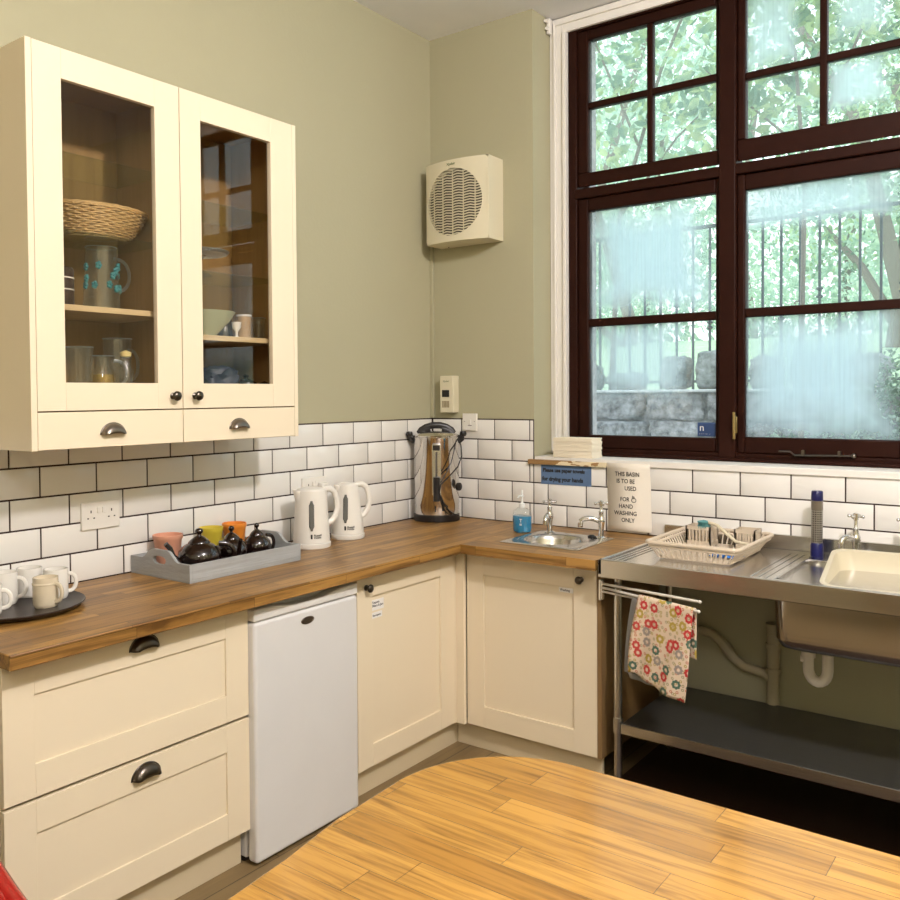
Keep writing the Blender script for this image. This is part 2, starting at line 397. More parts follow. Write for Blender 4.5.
t2 = MB(); tilerun('B', .189, .008, WX0, range(5), t2); tilerun('B', .189, WX0, 3.6, range(2, 5), t2)
g2 = MB().box(0, WX0+.001, -.0025, 0, .86, 1.403).box(WX0, 3.6, -.0025, 0, .86, 1.2)
tt = struct('trim_2', t2, M['tile']); g2.build('grout', M['grout'], tt)
# cable trunking in the corner
struct('trim_3', MB().box(.0, .020, -.016, 0, 1.405, 2.30), M['wall'], .002)
# white architrave around the window
b = MB()
for (a, c, d) in [(0, .022, .012), (.022, .034, .022), (.034, .074, .014), (.074, .092, .026)]:
    b.box(.614+a, .614+c, .175-d, .19, 1.235, 3.345-a)
    b.box(.614+c, 3.018-c, .175-d, .19, 3.345-c, 3.345-a) if c < .08 else None
struct('trim_4', b, M['white'], .002)
# sill board
s = struct('trim_5', MB().box(.82, WX1, -.016, .175, 1.198, 1.226).box(WX0+.002, .82, .0, .175, 1.198, 1.226), M['white'], .003)
M['chip'] = mat('bare_wood_chipped_paint', (.30,.17,.06), .6, vary=(30,.5))
def chipmat():
    m = M['chip']; nt = m.node_tree; N = nt.nodes; L = nt.links; b = N['Principled BSDF']
    tc = N.new('ShaderNodeTexCoord'); n = N.new('ShaderNodeTexNoise'); n.inputs['Scale'].default_value = 16; n.inputs['Detail'].default_value = 4
    mp = N.new('ShaderNodeMapping'); mp.inputs['Scale'].default_value = (1,1,2.5); L.new(tc.outputs['Object'], mp.inputs[0]); L.new(mp.outputs[0], n.inputs[0])
    sp = N.new('ShaderNodeSeparateXYZ'); L.new(tc.outputs['Object'], sp.inputs[0])
    r = N.new('ShaderNodeMapRange'); r.inputs[1].default_value = .70; r.inputs[2].default_value = .80; r.inputs[3].default_value = -.4; r.inputs[4].default_value = .08; L.new(sp.outputs[0], r.inputs[0])
    a = N.new('ShaderNodeMath'); a.operation = 'ADD'; L.new(n.outputs[0], a.inputs[0]); L.new(r.outputs[0], a.inputs[1])
    g = N.new('ShaderNodeMath'); g.operation = 'GREATER_THAN'; g.inputs[1].default_value = .5; L.new(a.outputs[0], g.inputs[0])
    mx = N.new('ShaderNodeMix'); mx.data_type = 'RGBA'; L.new(g.outputs[0], mx.inputs[0]); mx.inputs[6].default_value = (.30,.17,.06,1); mx.inputs[7].default_value = (.72,.62,.42,1)
    L.new(mx.outputs[2], b.inputs['Base Color'])
chipmat()
MB().box(.590, 1.00, -.024, -.0165, 1.190, 1.212).box(.590, .819, -.0165, -.003, 1.198, 1.212).build('worn_edge', M['chip'], s, .002)
# curtain bracket
t = thing('curtain_bracket', 'small white curtain bracket screwed to the window surround beside the ceiling', 'bracket', (.63, .14, 3.28))
MB().box(.616, .634, .125, .150, 3.27, 3.345).build('backplate', M['white'], t, .003)
MB().cyl((.625, .125, 3.325), (.625, .100, 3.325), .008).build('hook', M['white'], t)
MB().cyl((.625, .125, 3.29), (.625, .105, 3.29), .006).build('hook', M['white'], t)

# ---------------------------------------------------------------- window
YW = .175
win = root('window_1', (1.8, .2, 1.23))
b = MB().box(.707, 3.018, YW, YW+.09, 1.232, 1.262).box(.707, 3.018, YW, YW+.09, 3.262, 3.30)
b.box(.707, .752, YW, YW+.09, 1.26, 3.27).box(2.965, 3.018, YW, YW+.09, 1.26, 3.27)
b.box(1.445, 1.518, YW-.012, YW+.09, 1.232, 3.29).box(2.178, 2.251, YW-.012, YW+.09, 1.232, 3.29)
b.box(.74, 2.98, YW-.008, YW+.09, 2.462, 2.508)
b.box(.72, 3.0, YW-.03, YW, 1.227, 1.243)
b.build('window_frame', M['mahog'], win, .005)
MIST = {
 (0,'lo'): [(.48,.54,.42,.44,.85,1.0), (.40,.72,.34,.34,.55,2.0)],
 (1,'lo'): [(.42,.88,.52,.20,.65,3.0), (.46,.54,.44,.46,.75,4.0)],
 (2,'lo'): [(.5,.6,.4,.4,.6,5.0), (.5,.5,.4,.4,.6,6.0)],
}
def light(idx, x0, x1, zt, zb, up0, up1, lo0, lo1, mid, xbar, zbar):
    """x0,x1 sash outside; glass gx0..gx1; up = upper sash glass z range, lo = lower"""
    ox0, ox1, gx0, gx1 = x0, x1, xbar[0], xbar[2]
    xm = xbar[1]
    y0, y1 = YW+.012, YW+.062
    yg = YW+.036
    def ring(a0, a1, c0, c1, ia0, ia1, ic0, ic1, ch=0):
        m = MB().box(a0, ia0, y0, y1, ic0 if ch else c0, c1).box(ia1, a1, y0, y1, ic0 if ch else c0, c1).prism([(y0, c0), (y1, c0+ch), (y1, ic0), (y0, ic0)], a0 if ch else ia0, a1 if ch else ia1, 'x').box(ia0, ia1, y0, y1, ic1, c1)
        return m
    up = ring(ox0, ox1, 2.5165, 3.262, gx0, gx1, up0, up1, .034).build('upper_sash', M['mahog'], win, .006)
    u2 = MB().box(xm-.014, xm+.014, y0+.006, y1-.006, up0, up1).build('glazing_bar', M['mahog'], up, .004)
    u3 = MB().box(gx0, gx1, y0+.007, y1-.007, zbar-.015, zbar+.015).build('glazing_bar', M['mahog'], up, .004)
    for k, (a, c, e, f) in enumerate([(gx0, xm-.014, zbar+.015, up1), (xm+.014, gx1, zbar+.015, up1), (gx0, xm-.014, up0, zbar-.015), (xm+.014, gx1, up0, zbar-.015)]):
        ms = {(1,0): (.35,.55,.34,.5,.55,2.2), (1,1): (.45,.6,.35,.4,.5,3.3), (1,3): (.4,.62,.36,.34,.6,8.1)}.get((idx, k))
        gm = thin_glass('glass_upper_%d_%d' % (idx, k), mist=ms if ms else (.5,.5,.5,.5,0.06,k))
        MB().box(a-.004, c+.004, yg-.002, yg+.002, e-.004, f+.004).build('glass_pane', gm, up)
    lo = ring(ox0, ox1, 1.262, 2.462, gx0, gx1, lo0, lo1).build('lower_sash', M['mahog'], win, .006)
    MB().box(gx0, gx1, y0+.006, y1-.006, mid-.019, mid+.019).build('glazing_bar', M['mahog'], lo, .004)
    for k, (e, f) in enumerate([(mid+.019, lo1), (lo0, mid-.019)]):
        gm = thin_glass('glass_lower_%d_%d' % (idx, k), mist=MIST[(idx, 'lo')][k])
        MB().box(gx0-.004, gx1+.004, yg-.002, yg+.002, e-.004, f+.004).build('glass_pane', gm, lo)
light(0, .752, 1.445, 0, 0, 2.585, 3.215, 1.325, 2.400, 1.865, (.806, 1.117, 1.424), 2.905)
light(1, 1.518, 2.178, 0, 0, 2.612, 3.215, 1.333, 2.393, 1.868, (1.551, 1.863, 2.150), 2.880)
light(2, 2.251, 2.965, 0, 0, 2.612, 3.215, 1.333, 2.393, 1.868, (2.300, 2.610, 2.915), 2.880)
# brass fastener on the mullion, casement stay on the bottom rail
MB().box(1.512, 1.528, YW-.020, YW-.012, 1.35, 1.42).tube([(1.520, YW-.02, 1.42), (1.520, YW-.034, 1.44), (1.520, YW-.034, 1.37), (1.520, YW-.03, 1.325)], .006).build('window_fastener', M['brass'], win, .001)
b = MB().tube([(1.70, YW-.006, 1.277), (1.745, YW-.012, 1.277), (1.765, YW-.012, 1.262), (1.99, YW-.012, 1.268)], .006, flat=.6).ball((1.99, YW-.012, 1.268), .010)
b.box(1.79, 1.80, YW-.014, YW+.01, 1.262, 1.285).box(1.93, 1.94, YW-.014, YW+.01, 1.262, 1.285)
b.build('casement_stay', M['pewtl'], win)
t = tag(MB().box(1.337, 1.420, YW+.0315, YW+.0335, 1.330, 1.392).build('window_sticker', mat('sticker_blue', (.02,.05,.14), .5)), 'small dark blue sticker in the lower corner of the left window pane', 'sticker')
text('sticker_lettering', 'n', .045, (1.345, YW+.0313, 1.355), 'y', M['label'], t); text('sticker_lettering', '- - -  --  -', .014, (1.344, YW+.0313, 1.338), 'y', M['label'], t)
# exterior stone reveal
struct('trim_6', MB().box(.55, .775, .266, .34, 1.0, 3.6).box(2.96, 3.2, .266, .34, 1.0, 3.6).box(.5, 3.3, .266, .42, 1.02, 1.20).box(.55,3.2,.385,.40,1.0,1.2), M['jambstone'], .004)

# ================================================================= OUTSIDE
def gz(y): return 1.45+(y-2.9)/7.1*.9 if y < 10 else 2.35+(y-10)*.018
struct('ground_garden', MB().prism([(2.9,1.2),(26,1.2),(26,gz(26)),(18,gz(18)),(10,gz(10)),(6,gz(6)),(2.9,1.45)], -14, 14, 'x'), M['ground'])
struct('ground_yard', MB().box(-6, 8, .38, 2.6, -.08, 0), mat('yard_paving', (.3,.3,.3), .9))
def rock(name, c, sx, sy, sz, m, seed, parent=None, rough=.25, cuboid=.5):
    rnd = random.Random(seed)
    bm = bmesh.new(); bmesh.ops.create_icosphere(bm, subdivisions=4, radius=1)
    from mathutils import noise
    for v in bm.verts:
        p = v.co.copy(); mx = max(abs(p.x), abs(p.y), abs(p.z)); q = p.lerp(p/mx, cuboid)
        d = 1 + rough*noise.noise(p*1.6+V((seed, 0, 0))) + rough*.5*noise.noise(p*4+V((0, seed, 0))) + rough*.22*noise.noise(p*11)
        q = q*d; v.co = (q.x*sx+c[0], q.y*sy+c[1], q.z*sz+c[2])
    vs = [tuple(v.co) for v in bm.verts]; fs = [tuple(v.index for v in f.verts) for f in bm.faces]; bm.free()
    return vs, fs
# retaining wall with big rough blocks, one mesh (blocks are its pattern)
b = MB().box(-3.5, 4.5, 2.53, 2.9, 0, 1.535)
rw = random.Random(3); row = 0
for z1, h in [(1.525, .20), (1.32, .16), (1.155, .2), (.95, .22), (.72, .24), (.47, .24), (.22, .22)]:
    x = -3.4 + rw.random()*.2
    while x < 4.3:
        w = rw.uniform(.24, .52)
        vs, fs = rock('', (x+w/2, 2.54, z1-h/2), w/2*.98, .075, h/2*.97, None, rw.random()*50, rough=.16, cuboid=.85)
        b.add(vs, fs); x += w+.012
gw = thing('garden_retaining_wall', 'rough grey stone retaining wall outside, below the railings', 'wall', (.5, 2.6, 0))
b.build('stonework', M['stone'], gw, smooth=60)
MB().box(-3.5, 4.5, 2.44, 2.9, 1.527, 1.548).build('ledge', stonemat('pale_ledge', (.75,.74,.74), (.4,.4,.42), 20, .3), gw, .008)
BL = [(-.46,.13,.11,'flat pale boulder at the far left of the wall top'), (.27,.13,.13,'mossy green-grey boulder on the wall top, left of the largest one in the left window'),
      (.58,.16,.15,'large craggy grey boulder on the wall top behind the window mullion'), (.93,.13,.12,'dark boulder on the wall top just right of the mullion'),
      (1.22,.15,.13,'rounded boulder behind misted glass of the right window'), (1.58,.17,.12,'long low boulder behind the middle of the misted right window'), (-.12,.16,.07,'low boulder half hidden by condensation in the left window')]
for i, (x, w, h, lb) in enumerate(BL):
    w *= .88
    vs, fs = rock('', (x, 2.68, 1.548+h*.93), w, .12, h, None, 11+i*3.3, rough=.22, cuboid=.45)
    tag(MB().add(vs, fs).build('boulder', M['boulder'], smooth=70), lb, 'boulder', 'boulders along the garden wall top')
# iron railing
def hitY(px, py, D):  # plan position of a photographed direction, used only to space the real railing evenly
    return None
DY, HZ = 2.95, 2.79
rl = thing('garden_railing', 'dark iron railing with knuckled bars standing behind the stone wall', 'railing', (.5, DY, 1.45))
MB().box(-1.6, 3.6, DY-.02, DY+.02, HZ-.012, HZ+.012).box(-1.6, 3.6, DY-.012, DY+.012, 1.60, 1.62).build('top_rail', M['iron'], rl, .003)
PX0, PITCH = -.492, .1313
for k in range(-7, 28):
    x = PX0 + k*PITCH
    m = MB().box(x-.008, x+.008, DY-.008, DY+.008, 1.45, HZ)
    kn = {0: [.42], 1: [.55]}.get(k % 2)
    zk = 2.20 if k % 4 == 1 else (2.02 if k % 4 == 3 else None)
    if zk:
        for q in ((0, .055) if k % 4 == 1 else (0, .04)):
            m.lathe([(.010, -.015), (.024, -.004), (.024, .004), (.010, .015)], (x, DY, zk+q), 12)
    if k % 16 == 9: m.box(x-.022, x+.022, DY-.022, DY+.022, 1.45, HZ+.03)
    m.build('railing_bar', M['iron'], rl)

def leaves(mb, c, R, n, size, rnd, asp=.5, shell=.0, droop=.4):
    for _ in range(n):
        while True:
            p = V((rnd.uniform(-1,1), rnd.uniform(-1,1), rnd.uniform(-1,1)))
            if shell < p.length <= 1: break
        q = V((c[0]+p.x*R[0], c[1]+p.y*R[1], c[2]+p.z*R[2]))
        s = size*rnd.uniform(.6, 1.3)
        d = V((rnd.uniform(-1,1), rnd.uniform(-1,1), rnd.uniform(-1,.6)-droop)).normalized()
        sd = d.cross(V((rnd.uniform(-.6,.6), rnd.uniform(-1,1), 1))).normalized()
        nn = d.cross(sd)
        w = s*asp
        P = [q, q+d*s*.3+sd*w*.5+nn*s*.05, q+d*s*.7+sd*w*.38+nn*s*.03, q+d*s-nn*s*.1, q+d*s*.7-sd*w*.38+nn*s*.03, q+d*s*.3-sd*w*.5+nn*s*.05, q+d*s*.45]
        mb.add(P, [(0,1,6),(1,2,6),(2,3,6),(3,4,6),(4,5,6),(5,0,6)])
def plant(name, label, cat, base, blobs, n, size, lm, stems, group=None, asp=.5, seed=1, shell=0, tr=.03):
    t = thing(name, label, cat, base, 0, group); rnd = random.Random(seed)
    m = MB()
    tot = sum(r[0]*r[1]*r[2] for _, r in blobs)
    for c, r in blobs: leaves(m, c, r, max(20, int(n*(r[0]*r[1]*r[2])/tot)), size, rnd, asp, shell)
    f = m.build('foliage', lm, t, smooth=180)
    m = MB()
    for st in stems: m.tube(st[0], st[1], 7, r2=st[1]*.35)
    m.build('stems' if tr < .05 else 'trunk', M['bark'], t)
    return t
# broad-leaved climber close to the upper lights
plant('broad_leaved_shrub', 'broad-leaved shrub with pale blue-green leaves outside the upper left lights', 'shrub', (-.3, 2.75, 1.548),
      [((.35,2.5,4.15),(.55,.2,.75)), ((-.25,2.5,3.8),(.35,.2,.6)), ((.45,2.5,3.5),(.45,.2,.3))], 620, .095, M['leafbig'],
      [([( -.3,2.75,1.54),(-.2,2.7,2.9),(.2,2.55,3.9),(.7,2.5,4.9)], .022), ([(-.2,2.7,2.9),(.3,2.6,3.4),(.9,2.5,3.8)], .012), ([(.0,2.6,3.4),(-.3,2.5,4.2),(-.2,2.5,4.8)], .012)], asp=.62, seed=4)
plant('broad_leaved_shrub', 'broad-leaved shrub with yellow-green leaves outside the upper right lights', 'shrub', (1.36, 1.95, 0),
      [((1.03,1.95,3.5),(.40,.25,.55)), ((1.28,1.95,4.2),(.43,.25,.5)), ((1.62,1.95,3.85),(.33,.25,.42))], 560, .11, M['leafbig'],
      [([(1.36,1.95,0),(1.34,1.95,1.5),(1.36,1.95,2.8),(1.3,1.95,3.6),(.95,1.95,4.3)], .020), ([(1.36,1.95,2.9),(1.7,1.95,3.7),(1.9,1.95,4.3)], .012), ([(1.34,1.95,3.0),(1.05,1.95,3.3),(.75,1.95,3.6)], .010)], asp=.6, seed=9)
# shrub in front of the stone wall, lower right
plant('white_flecked_shrub', 'small-leaved pale shrub growing against the stone wall in the lower right window', 'shrub', (1.75, 2.25, .0),
      [((1.75,2.2,1.35),(.42,.2,.26)), ((1.30,2.24,1.17),(.35,.10,.16)), ((1.95,2.2,1.62),(.28,.2,.22))], 2600, .036, M['leafsh'],
      [([(1.75,2.25,0),(1.75,2.22,1.0),(1.8,2.2,1.5)], .015), ([(1.72,2.25,.5),(1.4,2.2,1.1)], .008)], asp=.55, seed=3)
# trees beyond the railing
TR = [('tree', 'tall leafy tree with fine pale leaves behind the railings at left', (-3.2, 9.5), [((-3.8,9.5,4.6),(1.6,1.0,1.3)), ((-2.9,9.6,6.6),(1.5,1,1.2)), ((-4.6,9.6,3.2),(.9,.8,.9))], 'leafpale', 5),
      ('tree', 'pale leafy tree behind the railings, seen through the left window', (-2.1, 12.2), [((-2.3,12.2,4.4),(1.6,.9,1.4)), ((-1.8,12.2,7.6),(1.8,1,1.6)), ((-1.2,12.2,3.2),(1.3,.8,.8))], 'leafpale', 6),
      ('tree', 'dense green tree behind the railings to the left of the bare trunk', (1.0, 7.5), [((.6,7.6,4.6),(1.1,.7,1.0)), ((-.3,7.7,5.8),(1.0,.7,.9)), ((.2,7.6,3.5),(.8,.6,.6)), ((1.3,7.7,6.3),(1.2,.7,1.1))], 'leafmid', 7),
      ('tree', 'dark green tree beside the bare trunk at the right edge of the window', (1.7, 5.6), [((1.3,5.6,4.4),(.7,.5,.6)), ((1.9,5.7,3.4),(.7,.5,.7)), ((1.4,5.6,5.4),(1.0,.5,.7)), ((2.6,5.7,4.2),(.7,.5,.9))], 'leafmid', 8)]
for nm, lb, (x, y), bl, lm, sd in TR:
    st = [([(x, y, gz(y)-.03), (x+.05, y, 2.6), (bl[0][0][0], y, bl[0][0][2]), (bl[1][0][0], y, bl[1][0][2]+.6)], .13)]
    st += [([(x+.03, y, 2.2), ((x+c[0])/2, c[1], c[2]-.5), c], .07) for c, r in bl[2:]]
    plant(nm, lb, 'tree', (x, y, gz(y)), bl, 3600, .085, M[lm], st, 'trees beyond the railings', asp=.5, seed=sd, tr=.1)
for i, (x, w, lb) in enumerate([(-6.2,1.1,'low pale bush beyond the railings, at the far left'), (-3.9,1.1,'low pale bush beyond the railings, second from the left'), (-1.6,1.1,'low pale bush beyond the railings, behind the mullion'), (.7,1.1,'low pale bush beyond the railings, at the right')]):
    plant('bush', lb, 'bush', (x, 10.9, gz(10.9)), [((x, 10.9, 2.95), (w, .35, .65))], 1800, .07, M['leafpale'], [([(x, 10.9, gz(10.9)-.02), (x, 10.9, 2.9)], .03)], 'bushes beyond the railings', seed=30+i)

for i, (x, w, lb) in enumerate([(-9.0, 2.6, 'far pale tree beyond the garden, leftmost of the distant row'), (-5.4, 2.5, 'far pale tree beyond the garden, second from the left'), (-2.0, 2.4, 'far pale tree beyond the garden, third from the left'), (1.2, 2.4, 'far pale tree beyond the garden, fourth from the left'), (4.4, 2.3, 'far pale tree beyond the garden at the right')]):
    Y_ = 15.2 if i % 2 else 18.6
    plant('tree', lb, 'tree', (x, Y_, gz(Y_)), [((x, Y_, 4.6), (w, .9, 2.6)), ((x+.5, Y_, 8.2), (w*.9, .9, 2.2))], 4200, .24, M['leafpale'], [([(x, Y_, gz(Y_)-.03), (x+.2, Y_, 4), (x+.5, Y_, 8)], .16)], 'distant trees beyond the garden', seed=60+i, tr=.1)
# ================================================================= FURNITURE
def cup_handle(face, pos, w, parent, m):
    """half-dome cup pull; face 'x' or 'y'; pos = centre of its bottom edge on the front"""
    mb = MB(); n, k = 16, 7; d = .024; h = w*.42; vs = []; fs = []
    for i in range(n+1):
        a = PI*i/n
        for j in range(k+1):
            e = PI/2*j/k
            u = math.cos(a)*w/2*math.cos(e*.0+0) * (1 - .0*j)
            vs.append((math.cos(a)*w/2*math.cos(e), -math.sin(e)*d*(math.sin(a)*.55+.45 if 0 < i < n else .45), math.sin(a)*h*math.cos(e) - (0 if j < k else 0)))
    # shell profile swept: rim on the face (j=0) to the lip (j=k) which hangs at the bottom centre line
    vs = []
    for i in range(n+1):
        a = PI*i/n
        for j in range(k+1):
            s = j/k
            ry = math.sin(s*PI/2)*d
            rr = math.cos(s*PI/2*.92)
            vs.append((math.cos(a)*w/2*(.55+.45*rr), -ry, math.sin(a)*h*rr))
    for i in range(n):
        for j in range(k):
            p = i*(k+1)+j; fs.append((p, p+1, p+k+2, p+k+1))
    # flange
    o = len(vs)
    vs2 = []
    for i in range(n+1):
        a = PI*i/n; vs2.append((math.cos(a)*(w/2+.004), -.0012, math.sin(a)*(h+.004)-.001)); vs2.append((math.cos(a)*(w/2-.003), -.0018, math.sin(a)*(h-.003)))
    f2 = [(2*i, 2*i+1, 2*i+3, 2*i+2) for i in range(n)]
    off = V(pos); q = V(parent['_w'])
    def T(p):
        return V((-p[1], p[0], p[2])) + off if face == 'x' else V(p) + off
    mb.add([T(p) for p in vs], fs); mb.add([T(p) for p in vs2], f2)
    o = mb.build('cup_handle', m, parent, smooth=60)
    so = o.modifiers.new('s', 'SOLIDIFY'); so.thickness = .0015
    return o
def knob(face, pos, parent, r=.016):
    prof = [(.011, 0), (.011, .003), (.006, .006), (.006, .014), (r*.8, .017), (r, .022), (r*.92, .027), (r*.6, .030), (r*.3, .0315), (1e-6, .032)]
    mb = MB()
    if face == 'x': mb.lathe(prof, pos, 20, 'x')
    else:
        mb.lathe([(a, -h) for a, h in prof], pos, 20, 'y')
    return mb.build('knob', M['pewter'], parent, smooth=50)
def shaker(face, f0, u0, u1, z0, z1, th, fw, inset, parent, name, m, bot=None):
    """framed panel; front plane at f0 (x or y), thickness th behind it"""
    bot = fw if bot is None else bot
    mb = MB(); s = 1 if face == 'x' else -1
    def B(a0, a1, c0, c1, d0, d1):
        if face == 'x': mb.box(f0-d1, f0-d0, a0, a1, c0, c1)
        else: mb.box(a0, a1, f0+d0, f0+d1, c0, c1)
    B(u0, u0+fw, z0, z1, 0, th); B(u1-fw, u1, z0, z1, 0, th)
    B(u0+fw, u1-fw, z0, z0+bot, 0, th); B(u0+fw, u1-fw, z1-fw, z1, 0, th)
    if inset is not None: B(u0+fw, u1-fw, z0+bot, z1-fw, inset, th)
    # one welded rectangle of stile and rail, shallow bevels
    return mb.build(name, m, parent, .0012)

# ---- wall cabinet
CY0, CY1, CZ0, CZ1, CF = -2.330, -1.304, 1.373, 2.530, .36
t = thing('wall_cabinet', 'cream wall cabinet with two glazed doors and two small drawers, on the left wall', 'cabinet', (.0, (CY0+CY1)/2, CZ0))
x0 = .009
MB().box(x0, CF, CY0, CY0+.018, CZ0, CZ1).build('side_panel', M['cream'], t, .001)
MB().box(x0, CF, CY1-.018, CY1, CZ0, CZ1).build('side_panel', M['cream'], t, .001)
MB().box(x0, CF-.022, CY0+.018, CY1-.018, CZ0, CZ0+.018).build('bottom_board', M['cream'], t, .001)
MB().box(x0, CF-.022, CY0+.018, CY1-.018, CZ1-.018, CZ1).build('top_board', M['cream'], t, .001)
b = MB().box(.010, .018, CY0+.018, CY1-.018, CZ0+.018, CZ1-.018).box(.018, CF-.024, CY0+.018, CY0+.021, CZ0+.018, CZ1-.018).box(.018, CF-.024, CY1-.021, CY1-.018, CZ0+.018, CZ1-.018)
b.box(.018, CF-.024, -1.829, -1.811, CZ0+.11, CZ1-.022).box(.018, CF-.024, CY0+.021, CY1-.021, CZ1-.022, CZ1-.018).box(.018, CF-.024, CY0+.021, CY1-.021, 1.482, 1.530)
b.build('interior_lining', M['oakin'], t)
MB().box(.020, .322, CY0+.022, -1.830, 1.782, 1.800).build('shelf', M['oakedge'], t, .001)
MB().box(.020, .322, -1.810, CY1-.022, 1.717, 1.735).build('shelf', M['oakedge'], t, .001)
M['shelfglass'] = thin_glass('shelf_glass', (.86,.90,.82), .5)
for (a, c, z) in [(CY0+.022, -1.830, 2.248), (CY0+.022, -1.830, 2.020), (-1.810, CY1-.022, 2.190), (-1.810, CY1-.022, 1.952)]:
    MB().box(.020, .30, a, c, z, z+.005).build('glass_shelf', M['shelfglass'], t)
M['doorglass'] = thin_glass('door_glass', (.95,.94,.92), .45)
for (a, c, ga, gc, kn, zt) in [(CY0+.019, -1.822, -2.225, -1.914, -1.859, 2.443), (-1.819, CY1-.019, -1.737, -1.428, -1.773, 2.443)]:
    z0, z1, gz0, gz1 = 1.486, CZ1-.001, 1.568, 2.442
    mb = MB().box(CF-.02, CF, a, ga, z0, z1).box(CF-.02, CF, gc, c, z0, z1).box(CF-.02, CF, ga, gc, z0, gz0).box(CF-.02, CF, ga, gc, gz1, z1)
    d = mb.build('door', M['cream'], t, .0008)
    MB().box(CF-.014, CF-.010, ga-.004, gc+.004, gz0-.004, gz1+.004).build('glass_pane', M['doorglass'], d)
    knob('x', (CF, kn, 1.527), d)
for (a, c, k) in [(CY0+.019, -1.822, -2.076), (-1.819, CY1-.019, -1.588)]:
    d = MB().box(CF-.02, CF, a, c, CZ0+.002, 1.482).build('drawer', M['cream'], t, .0012)
    cup_handle('x', (CF, k, 1.412), .080, d, M['pewtl'])
M['dark'] = mat('gap_shadow', (.02,.01,.008), .9)

# ---- things in the wall cabinet
def at(p): return p
t = thing('wicker_basket', 'oval woven wicker basket on the glass shelf behind the left cabinet door', 'basket', (.18, -2.02, 2.026))
b = MB(); n = 40
for k in range(14):
    s = k/13; rx, ry = .075+.055*s**.7, .105+.065*s**.7; z = 2.030+.083*s
    pts = [(.18+rx*math.cos(2*PI*i/n)*(1+.028*(-1)**(i+k)), -2.02+ry*math.sin(2*PI*i/n)*(1+.028*(-1)**(i+k)), z) for i in range(n)]
    b.tube(pts, .0042, 6, closed=True)
b.lathe([(.001, 0), (.073, 0), (.073, .004), (.001, .004)], (.18, -2.02, 2.026), 32, sy=1.4)
b.build('woven_body', M['wickr'], t)
b = MB()
for k in range(3):
    ph = k*2.1
    b.tube([(.18+(.132)*math.cos(2*PI*i/60), -2.02+.172*math.sin(2*PI*i/60)+.003*math.sin(9*2*PI*i/60+ph), 2.116+.004*math.cos(9*2*PI*i/60+ph)) for i in range(60)], .004, 6, closed=True)
b.build('braided_rim', M['wickr'], t)
M['clear'] = thin_glass('clear_glassware', (.95,.96,.94), 1.5, .03, mist=(.5,.5,3,3,.06,0))
M['glassrim'] = thin_glass('glass_handle', (.95,.96,.94), 3, .05, mist=(.5,.5,3,3,.55,0))  # whitened to paint in the bright highlights on glass handles and rims
def vessel(name, label, cat, c, prof, m, handle=None, hm=None, group=None, hr=.005, seg=28):
    t = thing(name, label, cat, c, 0, group)
    MB().lathe(prof, c, seg).build('body', m, t, smooth=50)
    if m is M['clear'] and len(prof) > 4:
        rr, hh = max(prof, key=lambda q: q[1])
        MB().tube([(c[0]+rr*math.cos(2*PI*i/28), c[1]+rr*math.sin(2*PI*i/28), c[2]+hh) for i in range(28)], .0011, 6, closed=True).build('rim', M['glassrim'], t)
    if handle:
        a, r0, z0, z1, out = handle; dx, dy = math.cos(a), math.sin(a)
        pts = []
        for i in range(13):
            s = PI*i/12
            pts.append((c[0]+dx*(r0-.003+math.sin(s)**.7*out), c[1]+dy*(r0-.003+math.sin(s)**.7*out), c[2]+z0+(z1-z0)*(1-math.cos(s))/2))
        MB().tube(pts, hr, 8, flat=1.3).build('handle', hm or (M['glassrim'] if m is M['clear'] else m), t)
    return t
def hollow(r0, r1, h, w=.003, base=.005):
    return [(1e-6, 0), (r0, 0), (r1, h), (r1-w, h), (r0-w, base), (1e-6, base)]
z = 1.801
p = vessel('glass_pitcher', 'glass pitcher painted with teal flowers on the wooden shelf of the cabinet', 'pitcher', (.18, -1.995, z), hollow(.058, .048, .205), M['clear'], (PI/2, .05, .07, .175, .055), hr=.0045)
b = MB(); rp = random.Random(5)
for k in range(16):
    a = rp.uniform(-1.6, 1.6); zz = z+rp.uniform(.06, .15)
    for j in range(5):
        aa = a+.10*math.cos(2*PI*j/5); z2 = zz+.008*math.sin(2*PI*j/5); r_ = .0585-.01*(z2-z)/.205+.001
        cx, cy = .18+r_*math.cos(aa), -1.995+r_*math.sin(aa)
        b.ball((cx, cy, z2), .0055, 8, 6)
b.build('painted_flowers', mat('teal_enamel', (.03,.22,.24), .4, vary=(40,.5)), p)
t = thing('stoneware_canister', 'dark stoneware canister with two white rings beside the glass pitcher', 'canister', (.19, -2.155, z))
MB().lathe([(1e-6,0),(.05,0),(.052,.005),(.052,.118),(.048,.123),(.02,.128),(1e-6,.128)], (.19,-2.155,z), 28).build('body', M['darkmug'], t)
MB().lathe([(.0522,.052),(.0535,.053),(.0535,.056),(.0522,.057)], (.19,-2.155,z), 28).lathe([(.0522,.088),(.0535,.089),(.0535,.092),(.0522,.093)], (.19,-2.155,z), 28).build('white_ring', M['mugwhite'], t)
MB().tube([(.23,-2.175,z+.12),(.262,-2.185,z+.115),(.27,-2.19,z+.08),(.258,-2.185,z+.045),(.235,-2.175,z+.035)], .005, 8).build('handle', M['mugcream'], t)
z = 1.531
vessel('cut_glass_tumbler', 'tall glass tumbler at the left end of the lowest cabinet shelf', 'glass', (.22, -2.100, z), hollow(.034, .042, .150), M['clear'])
vessel('round_glass_jug', 'round glass jug with a curved handle and golden contents, behind the left cabinet door', 'jug', (.22, -2.020, z), [(1e-6,0),(.033,0),(.041,.03),(.038,.07),(.027,.10),(.031,.125),(.028,.125),(.024,.10),(.035,.07),(.038,.03),(1e-6,.004)], M['clear'], (1.2, .037, .03, .11, .04), hr=.004)
